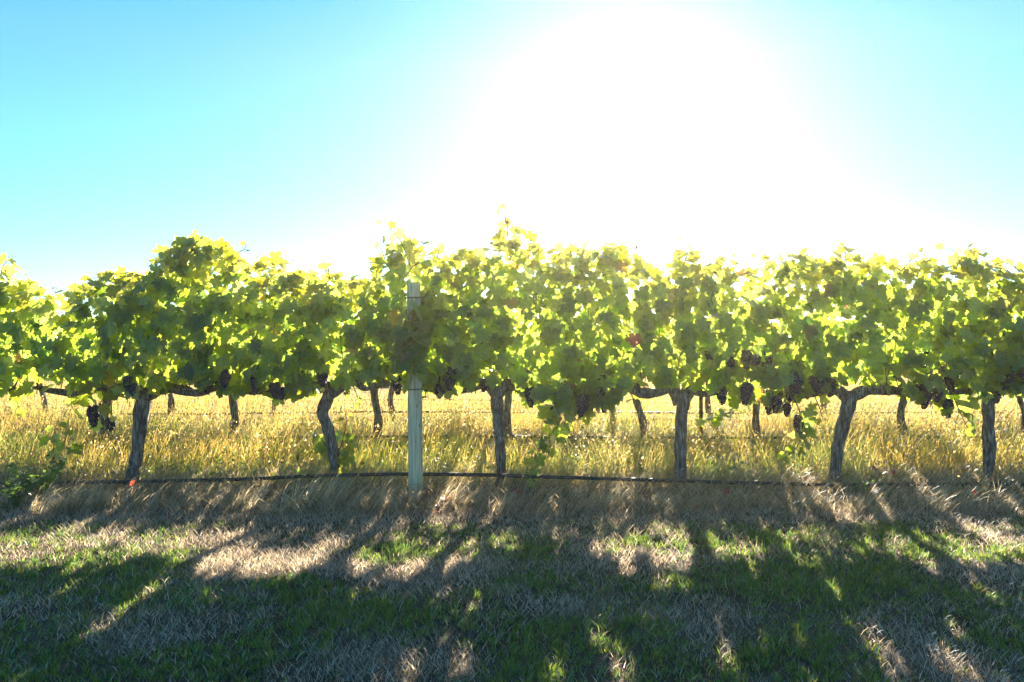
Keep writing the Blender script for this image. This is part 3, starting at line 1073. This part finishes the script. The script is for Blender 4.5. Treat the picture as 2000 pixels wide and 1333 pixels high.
def line(name, pts, rad, mat, label, cat, group, sag_seed, n=220, wob=0.006, sides=10):
    rng = np.random.default_rng(sag_seed)
    p = spline(pts, n)
    x = p[:, 0]
    p[:, 2] += wob * (fbm(x, x * 0, 0.8, sag_seed) - 0.5) * 2
    p[:, 1] += wob * (fbm(x, x * 0 + 5, 1.1, sag_seed) - 0.5) * 2
    base = p[n // 2].copy()
    mb = MB()
    tube(mb, p - base, rad, sides)
    o = obj(name, mb.mesh(name, mat), None, base)
    tag(o, label, cat, group)
    return o, p, base


DRIP1 = [P(a, b, Y0 - .24) for a, b in ((-420, 950), (-100, 946), (130, 943), (258, 941), (400, 938), (500, 935.5), (620, 930), (720, 927), (800, 926), (900, 927), (980, 929), (1100, 933), (1200, 936), (1300, 939), (1420, 943), (1560, 946), (1660, 947), (1760, 946), (1900, 946), (2100, 945), (2450, 944))]
hose1, hp, hb = line("drip_hose", DRIP1, 0.0165, M_HOSE, "black irrigation hose low along the front row above the straw", "irrigation hose", "irrigation hoses", 3)
for i, px in enumerate(range(80, 2000, 230)):
    j = int(np.argmin(np.abs(hp[:, 0] - PX(px, Y0 - .24))))
    em = MB()
    c = hp[j] - hb
    a = np.linspace(0, 1, 5)
    tube(em, np.stack((c[0] + np.linspace(-.014, .014, 5), np.full(5, c[1]), np.full(5, c[2] - .012)), -1), np.array((.007, .010, .011, .010, .007)), 8)
    obj("dripper", em.mesh("dripper", M_HOSE), hose1)
for Y, zz, lb, sd_ in ((R2, 854, "black irrigation hose of the second row, half sunk in the grass", 5), (R3, 806, "black irrigation hose of the third row, thin line across the golden grass", 6)):
    pts = [P(a, zz + b, Y) for a, b in ((-300, 3), (200, 4), (500, 2), (800, -2), (1100, 0), (1500, 1), (1800, 0), (2300, 2))]
    line("drip_hose", pts, 0.0165, M_HOSE, lb, "irrigation hose", "irrigation hoses", sd_, wob=.012)
line("drip_hose", [P(a, 786 + b, ROW[3]) for a, b in ((-300, 0), (400, 0), (800, -5), (1300, 0), (2300, 0))], 0.0165, M_HOSE, "farthest black irrigation hose, glimpsed just under the front cordon", "irrigation hose", "irrigation hoses", 8, wob=.012)
for Y, zs in ((Y0, (0.93, 1.30, 1.74)), (R2, (0.94, 1.74)), (R3, (0.94,))):
    for zz in zs:
        nm = {Y0: "front", R2: "second", R3: "third"}[Y]
        at = {0.93: "under the leaves at cordon height", 0.94: "under the leaves at cordon height", 1.30: "threaded half way up the foliage", 1.74: "near the tops of the leaves"}[zz]
        hw = Y * 0.95
        pts = [(x, Y + (-.02 if zz < 1 else .02), zz - 0.02 * math.sin(x * 1.7) ** 2) for x in np.linspace(-hw, hw, 9)]
        line("trellis_wire", pts, 0.0019, M_WIRE, f"thin galvanised wire of the {nm} row, {at}", "wire", "trellis wires", int(zz * 100) + int(Y), wob=.003, sides=6)


# ------------------------------------------------------------------ grass
def blades(mb, root, L_, lean_dir, lean, width, tint, rng, k=3, droop=0.0):
    """strips: root (n,3), length, unit lean (n,2), lean 0..1.5 rad bend, width"""
    n = len(root)
    t = np.linspace(0, 1, k + 1)
    ang = lean[:, None] * (0.35 + 0.65 * t[None]) + droop * t[None] ** 2
    ds = L_[:, None] / k
    dx = np.concatenate((np.zeros((n, 1)), np.cumsum(np.sin(ang[:, :-1]) * ds, 1)), 1)
    dz = np.concatenate((np.zeros((n, 1)), np.cumsum(np.cos(ang[:, :-1]) * ds, 1)), 1)
    c = np.stack((root[:, None, 0] + dx * lean_dir[:, None, 0], root[:, None, 1] + dx * lean_dir[:, None, 1], root[:, None, 2] + np.maximum(dz, -0.0) - 0.005), -1)
    sa = rng.uniform(0, math.pi, n)
    sv = np.stack((np.cos(sa), np.sin(sa), np.zeros(n)), -1)
    w = width[:, None] * (1 - 0.92 * t[None] ** 1.5) * 0.5
    v = np.stack((c - sv[:, None] * w[..., None], c + sv[:, None] * w[..., None]), 2)
    m = 2 * (k + 1)
    i = np.arange(k)[:, None] * 2
    q = np.concatenate((i, i + 1, i + 3, i + 2), 1)
    f = (q[None] + (np.arange(n) * m)[:, None, None]).reshape(-1)
    mb.add(v.reshape(-1, 3), f, np.full(n * k, 4), np.repeat(tint, m, axis=0))
    return c


def pick(cols, n, rng, jit=0.15):
    cols = np.array(cols)
    c = cols[rng.integers(0, len(cols), n)]
    return c * rng.uniform(1 - jit, 1 + jit, (n, 1))


DRY = [(0.70, 0.57, 0.46), (0.80, 0.68, 0.57), (0.54, 0.42, 0.32), (0.86, 0.77, 0.68), (0.38, 0.29, 0.20)]
STRAW = [(0.66, 0.55, 0.38), (0.74, 0.63, 0.46), (0.52, 0.42, 0.28), (0.80, 0.70, 0.54), (0.36, 0.28, 0.18)]
GREEN = [(0.12, 0.25, 0.060), (0.17, 0.29, 0.06), (0.22, 0.31, 0.055), (0.09, 0.20, 0.060)]
GOLD = [(0.55, 0.42, 0.12), (0.60, 0.46, 0.16), (0.48, 0.38, 0.10), (0.46, 0.39, 0.10), (0.58, 0.42, 0.19)]
OLIVE = [(0.26, 0.32, 0.055), (0.37, 0.37, 0.06), (0.18, 0.27, 0.045)]

# green tufts seen in the photo: pixel, radius (m), strength
TUFTS = [(785, 1085, .22, 1.), (300, 1105, .34, 1.), (140, 1100, .30, .7), (45, 1135, .38, 1.), (560, 1160, .42, .8), (250, 1160, .35, .8), (590, 1130, .2, .8), (720, 1085, .2, .5), (700, 1225, .32, .9), (610, 1195, .3, .6), (860, 1205, .25, .7),
         (1010, 1300, .4, .9), (1040, 1085, .30, .8), (1480, 1130, .30, .9), (1620, 1170, .36, 1.), (1255, 1060, .14, .9), (1300, 1075, .10, .9), (1350, 1040, .4, .4), (1780, 1085, .30, 1.), (1740, 1130, .3, .9), (1360, 1150, .18, .9), (1150, 1250, .4, .6),
         (1330, 1290, .4, .6), (1500, 1260, .4, .7), (1700, 1290, .4, .6), (1250, 1230, .3, .8), (100, 1290, .35, .7), (400, 1280, .3, .6), (30, 1240, .3, .6), (1950, 1290, .3, .7), (1960, 1090, .3, .6), (800, 1050, .3, .5), (560, 1050, .3, .5), (1700, 1030, .3, .5), (350, 1040, .25, .5), (500, 1280, .2, .5), (1920, 1170, .3, .5), (1560, 1310, .3, .8), (1850, 1200, .25, .5)]
BARE = [(430, 1110, .30), (560, 1110, .32), (770, 1118, .38), (950, 1110, .30), (1220, 1110, .32), (1900, 1110, .3), (400, 1090, .2), (900, 1290, .25), (700, 1300, .3), (1130, 1190, .3), (450, 1230, .35), (250, 1250, .3), (1780, 1300, .3), (1400, 1230, .3)]


def greenness(x, y):
    g = 1.6 * (fbm(x, y, 0.5, 21) - 0.5) + 0.7 * (noise2(x, y, 1.7, 22) - 0.5) + 0.30
    for px, py, r, s in TUFTS:
        cx, cy = ground_at(px, py)
        g = g + s * 1.0 * np.exp(-(((x - cx) / r) ** 2 + ((y - cy) / (r * 1.0)) ** 2))
    for px, py, r in BARE:
        cx, cy = ground_at(px, py)
        g = g - 0.9 * np.exp(-(((x - cx) / r) ** 2 + ((y - cy) / (r * 0.8)) ** 2))
    # the strip beside the vines is straw, not lawn
    return g - np.clip((y - 5.85) / 0.5, 0, 1) * 1.2


def scatter(n, y0, y1, rng, side=0.70, pad=1.0, power=1.0):
    y = y0 + (y1 - y0) * rng.uniform(0, 1, n) ** power
    hw = y * side + pad
    x = rng.uniform(-1, 1, n) * hw
    return x, y


def unit(a):
    return np.stack((np.cos(a), np.sin(a)), -1)


def tussocks(mb, cx, cy, rad, nblade, length, cols, rng, width=(.0045, .009), splay=1.0, k=3, droop=.45, lean0=.12, jit=.3, comb=None, lift=0.0):
    """bunches of blades fanning out from a common crown; comb: per-bunch lean direction (n,2) that the blades are swept to"""
    rep = np.repeat(np.arange(len(cx)), nblade)
    n = len(rep)
    a = rng.uniform(0, 6.28, n)
    q = np.sqrt(rng.uniform(0, 1, n))
    x = cx[rep] + rad[rep] * q * np.cos(a)
    y = cy[rep] + rad[rep] * q * np.sin(a)
    d = unit(a + rng.normal(0, .5, n))
    if comb is not None:
        d = comb[rep] + d * .45
        d /= np.linalg.norm(d, axis=1)[:, None] + 1e-9
    lean = np.clip(lean0 + splay * q * .7 + np.abs(rng.normal(0, .22, n)), 0, 1.5)
    ln = length[rep] * (1.1 - .45 * q) * rng.uniform(.55, 1.15, n)
    t = pick(cols, n, rng, jit) * rng.uniform(.75, 1.2, len(cx))[rep][:, None]
    root = np.stack((x, y, ground_z(x, y) + lift), -1)
    return blades(mb, root, ln, d, lean, rng.uniform(*width, n), t, rng, k, droop), t


def build_lawn():
    rng = np.random.default_rng(1)
    mb = MB()

    def seats(n, y0, y1):
        x, y = scatter(n, y0, y1, rng)
        ka = rng.uniform(0, 1, len(x)) < (y * .7 + .5) / (y1 * .7 + .5)
        return x[ka], y[ka]
    # green tussocks
    x, y = seats(24000, 1.9, 6.4)
    g = greenness(x, y)
    k = rng.uniform(0, 1, len(x)) < np.clip(g * .80 + .03, .02, .85)
    x, y, g = x[k], y[k], g[k]
    n = len(x)
    big = noise2(x, y, .35, 81)
    tussocks(mb, x, y, rng.uniform(.012, .045, n), rng.integers(7, 24, n), rng.uniform(.030, .062, n) * (.6 + .5 * np.clip(g, 0, 1.3) + .4 * big), GREEN + [(.24, .33, .05), (.30, .36, .06)], rng, droop=.55)
    # sparse single green blades
    x, y = seats(26000, 1.9, 6.4)
    g = greenness(x, y)
    k = rng.uniform(0, 1, len(x)) < np.clip(g * .6 + .12, .05, .8)
    x, y = x[k], y[k]
    n = len(x)
    blades(mb, np.stack((x, y, ground_z(x, y)), -1), rng.uniform(.03, .075, n), unit(rng.uniform(0, 6.28, n)), np.abs(rng.normal(.6, .4, n)), rng.uniform(.004, .007, n), pick(GREEN, n, rng, .3), rng, 3, .4)
    o = obj("lawn_grass", mb.mesh("lawn_grass", M_GRASS))
    tag(o, "short patchy green grass in shade in front of the vines", "grass", kind="stuff")
    # dry stubble bunches and clippings
    mb = MB()
    x, y = seats(3600, 1.9, 6.6)
    g = greenness(x, y)
    k = rng.uniform(0, 1, len(x)) < np.clip(.62 - g * .8, .06, .8)
    x, y = x[k], y[k]
    n = len(x)
    tussocks(mb, x, y, rng.uniform(.015, .06, n), rng.integers(6, 18, n), rng.uniform(.025, .06, n), DRY, rng, width=(.004, .0075), splay=1.3, droop=.1, lean0=.5)
    x, y = seats(300000, 1.9, 6.6)
    g = greenness(x, y) + 1.1 * (noise2(x, y, .16, 83) - .5)
    k = rng.uniform(0, 1, len(x)) < np.clip(.70 - g * .65, .08, 1)
    x, y = x[k], y[k]
    n = len(x)
    t = pick(DRY, n, rng, .3)
    gr = rng.uniform(0, 1, n) < .35
    t[gr] *= np.array((.42, .43, .45))
    blades(mb, np.stack((x, y, ground_z(x, y) + rng.uniform(.002, .020, n)), -1), rng.uniform(.02, .080, n), unit(rng.uniform(0, 6.28, n)), rng.uniform(1.25, 1.60, n), rng.uniform(.0024, .0050, n), t, rng, 3, .1)
    o = obj("dry_clippings", mb.mesh("dry_clippings", M_GRASS))
    tag(o, "bleached dry grass clippings lying between the green tufts", "dry grass", kind="stuff")


build_lawn()


def build_straw():
    """long bleached stalks lodged sideways along the foot of the front row"""
    rng = np.random.default_rng(2)
    mb = MB()
    # matted lower layer
    n = 15000
    x, y = rng.uniform(-6.2, 6.2, n), rng.uniform(6.1, 7.5, n)
    root = np.stack((x, y, ground_z(x, y) + rng.uniform(0, .04, n)), -1)
    t = pick(STRAW, n, rng, .45) * np.array((.60, .58, .58))
    blades(mb, root, rng.uniform(.10, .28, n), unit(rng.normal(0, .8, n) + np.where(rng.uniform(0, 1, n) < .35, math.pi, 0)), rng.uniform(1.15, 1.5, n), rng.uniform(.004, .008, n), t, rng, 4, .1)
    # lodged bunches
    n = 480
    x = rng.uniform(-6.2, 6.2, n)
    y = rng.uniform(6.15, 6.95, n)
    k = rng.uniform(0, 1, n) < np.clip(.25 + 1.4 * (noise2(x, y, .5, 51) - .25), .1, 1)
    x, y = x[k], y[k]
    n = len(x)
    ang = (noise2(x, y, .9, 52) - .5) * 2.2 + .1
    ang = np.where(noise2(x, y, 1.2, 53) > .62, math.pi - ang, ang)
    low = np.clip((6.9 - y) / .6, .2, 1)
    tussocks(mb, x, y, rng.uniform(.02, .06, n), rng.integers(8, 24, n), rng.uniform(.20, .44, n) * (.40 + .50 * low), STRAW, rng, width=(.0042, .008), splay=.4, k=6, droop=.5, lean0=1.08, jit=.45, comb=unit(ang))
    # the tall sweeping bunches of the photo
    tall = [(600, 985, .50, 0), (640, 985, .55, 0), (575, 1000, .5, 0), (680, 990, .42, 0), (720, 1000, .40, 0), (860, 985, .42, 0), (900, 990, .38, 0), (760, 995, .4, 0), (80, 1010, .45, 0), (130, 1005, .45, 0), (190, 995, .38, 0), (230, 985, .3, 0), (1130, 985, .36, 0), (1190, 985, .40, 0), (1235, 980, .38, math.pi), (1320, 985, .34, math.pi),
            (1570, 990, .30, math.pi), (1600, 985, .30, 0), (1680, 990, .36, 0), (1690, 1000, .30, math.pi), (1840, 975, .34, 0), (1870, 985, .40, math.pi), (1800, 990, .32, 0), (1000, 995, .34, 0), (1400, 990, .30, 0), (1480, 985, .30, math.pi), (360, 990, .3, 0), (450, 985, .3, 0), (500, 1000, .4, 0), (1960, 985, .35, 0)]
    for px, py, ln, sw in tall:
        ln *= .62 if px > 1280 else .9
        x0, y0 = ground_at(px, py)
        m = 7
        cx, cy = x0 + rng.normal(0, .10, m), y0 + rng.normal(0, .07, m)
        tussocks(mb, cx, cy, np.full(m, .04), rng.integers(10, 20, m), np.full(m, ln) * rng.uniform(.7, 1.05, m), STRAW, rng, width=(.004, .0075), splay=.35, k=7, droop=.9, lean0=.42, jit=.35, comb=unit(sw + rng.normal(0, .3, m)))
    o = obj("straw", mb.mesh("straw", M_GRASS))
    tag(o, "long bleached straw flattened along the foot of the front row", "straw", kind="stuff")


build_straw()


def seed_heads(mb, tips, dirs, size, tint, rng):
    """small spindle of two crossed lozenges at the end of a stalk"""
    n = len(tips)
    d = dirs / (np.linalg.norm(dirs, axis=1)[:, None] + 1e-9)
    a = rng.uniform(0, 6.28, n)
    u = np.cross(d, np.stack((np.cos(a), np.sin(a), np.full(n, .2)), -1))
    u /= np.linalg.norm(u, axis=1)[:, None] + 1e-9
    w = np.cross(d, u)
    for s in (u, w):
        p0, p1 = tips - d * size[:, None] * .1, tips + d * size[:, None]
        m = tips + d * size[:, None] * .4
        v = np.stack((p0, m + s * size[:, None] * .26, p1, m - s * size[:, None] * .26), 1)
        mb.add(v.reshape(-1, 3), (np.arange(4)[None] + (np.arange(n) * 4)[:, None]).ravel(), np.full(n, 4), np.repeat(tint, 4, axis=0))


def build_meadow():
    rng = np.random.default_rng(3)
    mb = MB()
    hb_ = MB()
    bands = [(6.45, 9.8, 47000, 1.0), (9.8, 12.4, 32000, 1.1), (12.4, 16.0, 30000, 1.3), (16.0, 24.0, 22000, 1.7), (24.0, 60.0, 22000, 3.0)]
    for y0, y1, n, ws in bands:
        x, y = scatter(n, y0, y1, rng, .72, 1.0)
        cl = fbm(x, y, .8, 61)
        k = rng.uniform(0, 1, n) < np.clip(.35 + 1.4 * (cl - .2), .15, 1) * np.clip(.06 + (y - 6.75 - .35 * noise2(x, y, .5, 66)) / .35, .04, 1)
        x, y, cl = x[k], y[k], cl[k]
        n = len(x)
        near = np.exp(-np.minimum.reduce([np.abs(y - r) for r in ROW]) ** 2 / .25)
        dry = rng.uniform(0, 1, n) < np.clip(.04 + .70 * noise2(x, y, 1.1, 64) + np.clip((y - 9) / 9, 0, .45), 0, .92)
        t = np.where(dry[:, None], pick(GOLD, n, rng, .4), pick(OLIVE, n, rng, .4))
        t = t * (1 + .45 * (noise2(x, y, .7, 65)[:, None] - .5) * np.array((1.0, .2, -.2)))
        ln = rng.uniform(.14, .50, n) * (.5 + .8 * cl) * np.where(dry, 1.0, .75) * (1 - .45 * near)
        sw = -0.5 + 0.9 * (noise2(x, y, 1.2, 62) - .5)
        ang = np.where(rng.uniform(0, 1, n) < .4, sw, rng.uniform(0, 6.28, n))
        lean = np.abs(rng.normal(.55, .32, n))
        root = np.stack((x, y, ground_z(x, y)), -1)
        c = blades(mb, root, ln, unit(ang), lean, rng.uniform(.0035, .0075, n) * ws, t, rng, 4, .6)
        hd = dry & (rng.uniform(0, 1, n) < .55)
        tp, pr = c[hd, -1], c[hd, -2]
        m = len(tp)
        seed_heads(hb_, tp, tp - pr, rng.uniform(.014, .036, m) * (ws ** .5), pick([(.74, .58, .30), (.68, .52, .22), (.80, .66, .42), (.56, .40, .20)], m, rng, .15), rng)
    o = obj("meadow_grass", mb.mesh("meadow_grass", M_GRASS))
    tag(o, "tall golden and olive grass growing between and behind the vine rows", "grass", kind="stuff")
    o2 = obj("seed_heads", hb_.mesh("seed_heads", M_GRASS))
    tag(o2, "pale seed heads on the tall grass between the rows", "seed heads", kind="stuff")
    # broad green weeds low in the grass
    mb = MB()
    n = 9000
    x, y = scatter(n, 6.95, 12.5, rng, .72, .5, 1.3)
    k = rng.uniform(0, 1, n) < np.clip(1.6 * (fbm(x, y, .6, 71) - .36), 0, 1)
    x, y = x[k], y[k]
    n = len(x)
    pos = np.stack((x, y, ground_z(x, y) + rng.uniform(.01, .17, n)), -1)
    nrm = np.stack((rng.normal(0, .5, n), rng.normal(-.3, .5, n), np.ones(n)), -1)
    leaves(mb, pos, nrm, unit3(rng, n), rng.uniform(.018, .045, n), pick([(.26, .38, .05), (.20, .32, .05), (.34, .42, .06)], n, rng, .2), rng)
    o = obj("low_weeds", mb.mesh("low_weeds", M_LEAF))
    tag(o, "low green broad leaved weeds under the tall grass", "weeds", kind="stuff")
    # flecks of lilac and white flowers
    mb = MB()
    n = 330
    x, y = scatter(n, 6.95, 10.5, rng, .70, .2, 1.2)
    c = np.stack((x, y, ground_z(x, y) + rng.uniform(.08, .34, n)), -1)
    for k in range(5):
        a = rng.uniform(0, 6.28, n) if k == 0 else a + 1.2566
        d = np.stack((np.cos(a), rng.normal(-.5, .1, n), np.sin(a)), -1)
        e = np.stack((-np.sin(a), np.zeros(n), np.cos(a)), -1)
        s = rng.uniform(.004, .007, n)[:, None]
        v = np.stack((c, c + (d + e * .5) * s, c + d * s * 1.5, c + (d - e * .5) * s), 1)
        mb.add(v.reshape(-1, 3), (np.arange(4)[None] + (np.arange(n) * 4)[:, None]).ravel(), np.full(n, 4), np.repeat(pick([(.42, .40, .66), (.55, .52, .72), (.70, .66, .74)], n, rng, .1), 4, axis=0))
    o = obj("wild_flowers", mb.mesh("wild_flowers", M_GRASS))
    tag(o, "tiny lilac and white wild flowers dotted through the grass", "wild flowers", kind="stuff")


def unit3(rng, n):
    v = rng.normal(0, 1, (n, 3))
    return v / np.linalg.norm(v, axis=1)[:, None]


build_meadow()


def build_litter():
    """fallen red and brown vine leaves on the straw"""
    rng = np.random.default_rng(12)
    spots = [(1704, 940), (1712, 946), (1735, 942), (1782, 931), (1748, 952), (1420, 985), (258, 968), (262, 980), (385, 858), (730, 890), (760, 905), (1345, 870), (1352, 862), (1180, 880), (1190, 872), (1460, 895), (575, 855), (868, 990), (860, 1000), (830, 985), (645, 885), (1010, 985), (1560, 935), (1660, 990), (1900, 985), (1360, 1005), (120, 1000)]
    pos = []
    for px, py in spots:
        for _ in range(3):
            x, y = ground_at(px + rng.normal(0, 5), py + rng.normal(0, 2.5))
            y = min(y, 8.6)
            x = (px - 1000) / FPX * y
            pos.append((x, y, float(ground_z(x, y)) + rng.uniform(.03, .12)))
    pos = np.array(pos)
    n = len(pos)
    mb = MB()
    nrm = np.stack((rng.normal(0, .5, n), rng.normal(-.4, .5, n), np.ones(n)), -1)
    leaves(mb, pos, nrm, unit3(rng, n), rng.uniform(.035, .07, n), pick([(.62, .10, .05), (.50, .12, .07), (.42, .22, .10)], n, rng, .2), rng)
    o = obj("leaf_litter", mb.mesh("leaf_litter", M_LEAF))
    tag(o, "fallen red and brown vine leaves scattered on the straw", "fallen leaves", kind="stuff")


build_litter()


def weed_plant(px, py, h, n, spread, label, seed, sz=(.02, .05)):
    rng = np.random.default_rng(seed)
    x, y = ground_at(px, py)
    g = thing("weed_plant", (x, y, float(ground_z(x, y))), label, "weed", "leafy weeds at the foot of the vines")
    for s in range(n):
        a = rng.uniform(0, 6.28)
        r = spread * rng.uniform(.2, 1)
        hh = h * rng.uniform(.55, 1)
        pts = np.array(((0, 0, 0), (r * .3 * math.cos(a), r * .3 * math.sin(a), hh * .4), (r * .7 * math.cos(a), r * .7 * math.sin(a), hh * .8), (r * math.cos(a), r * math.sin(a), hh)))
        path = spline(pts, 12)
        mb = MB()
        tube(mb, path, np.linspace(.0035, .001, 12), 5)
        st = obj("stem", mb.mesh("stem", M_STALK), g)
        m = int(hh / .02)
        i = rng.uniform(1, 11, m)
        p = np.stack([np.interp(i, np.arange(12), path[:, k]) for k in range(3)], -1)
        d = unit3(rng, m)
        lb = MB()
        leaves(lb, p + d * .02, np.stack((rng.normal(0, .5, m), rng.normal(-.3, .5, m), np.ones(m)), -1), d, rng.uniform(*sz, m), pick([(.22, .34, .05), (.30, .40, .05), (.16, .27, .04)], m, rng, .2), rng)
        obj("foliage", lb.mesh("foliage", M_LEAF), st)


weed_plant(75, 985, .34, 14, .30, "bushy dark green weed at the left edge, left of the straight dark front trunk", 31)
weed_plant(20, 1000, .30, 12, .30, "low dark weed cut by the left edge, beside the bushy one", 32)
weed_plant(115, 955, .30, 9, .2, "taller thin weed right of the bushy one by the left edge", 33, (.018, .04))
weed_plant(1690, 975, .16, 7, .14, "small pale weed in the straw just right of the right leaning front trunk", 34, (.015, .03))


def build_bee():
    c = P(1243, 484, 6.2)
    g = thing("bee", c, "tiny dark bee in flight against the white sky above the leaves", "insect")
    mb = MB()
    for p, r in (((0, 0, .010), .0045), ((.0005, 0, .002), .0058), ((-.001, 0, -.008), .0056), ((.001, 0, -.016), .0040)):
        mb.add(np.array(p) + ICO_V * np.array((r, r, r * 1.25)), ICO_F.ravel(), np.full(len(ICO_F), 3))
    obj("body", mb.mesh("body", plain_material("bee_brown", (.02, .012, .01), .7, .3, mottled=(.16, .07, .02), scale=220)), g)
    for s in (-1, 1):
        a = np.linspace(0, 2 * math.pi, 14, endpoint=False)
        w = np.stack((s * (.009 + .0085 * np.cos(a)), .001 * np.sin(a), .002 - .004 * np.cos(a) * 1 + .0042 * np.sin(a)), -1)
        wb = MB()
        w2 = w + np.array((0, .0004, 0))
        f = [list(range(14)), list(range(27, 13, -1))]
        mbf = np.concatenate([np.array(q) for q in f])
        sz = [14, 14]
        side = np.array([(i, 14 + i, 14 + (i + 1) % 14, (i + 1) % 14) for i in range(14)]).ravel()
        wb.add(np.vstack((w, w2)), np.concatenate((mbf, side)), np.concatenate((sz, np.full(14, 4))))
        obj("wing", wb.mesh("wing", plain_material("bee_wing", (.30, .24, .26), .4)), g)
    g.rotation_euler = (0, math.radians(14), 0)
    g.scale = (1.15,) * 3


build_bee()


# ------------------------------------------------------------------ added veil for lens glare
def build_veil():
    m, n, l, out = new_mat("glare_veil")
    v = n.new("ShaderNodeVolumePrincipled")  # added volume; its warm forward scatter stands in for lens glare
    v.inputs["Color"].default_value = (1.0, 0.86, 0.58, 1)
    v.inputs["Density"].default_value = 0.0014
    v.inputs["Anisotropy"].default_value = 0.79
    l.new(v.outputs[0], out.inputs["Volume"])
    x0, x1, y0, y1, z0, z1 = -150, 150, -70, 210, -1.2, 3.2
    vs = [(a, b, c) for c in (z0, z1) for b in (y0, y1) for a in (x0, x1)]
    f = [(0, 2, 3, 1), (4, 5, 7, 6), (0, 1, 5, 4), (1, 3, 7, 5), (3, 2, 6, 7), (2, 0, 4, 6)]
    o = obj("veil", raw_mesh("veil", np.array(vs, float), np.array(f).ravel(), np.full(6, 4), m, False))
    tag(o, "thin added haze in the air over the vineyard", "veil", kind="stuff")


build_veil()
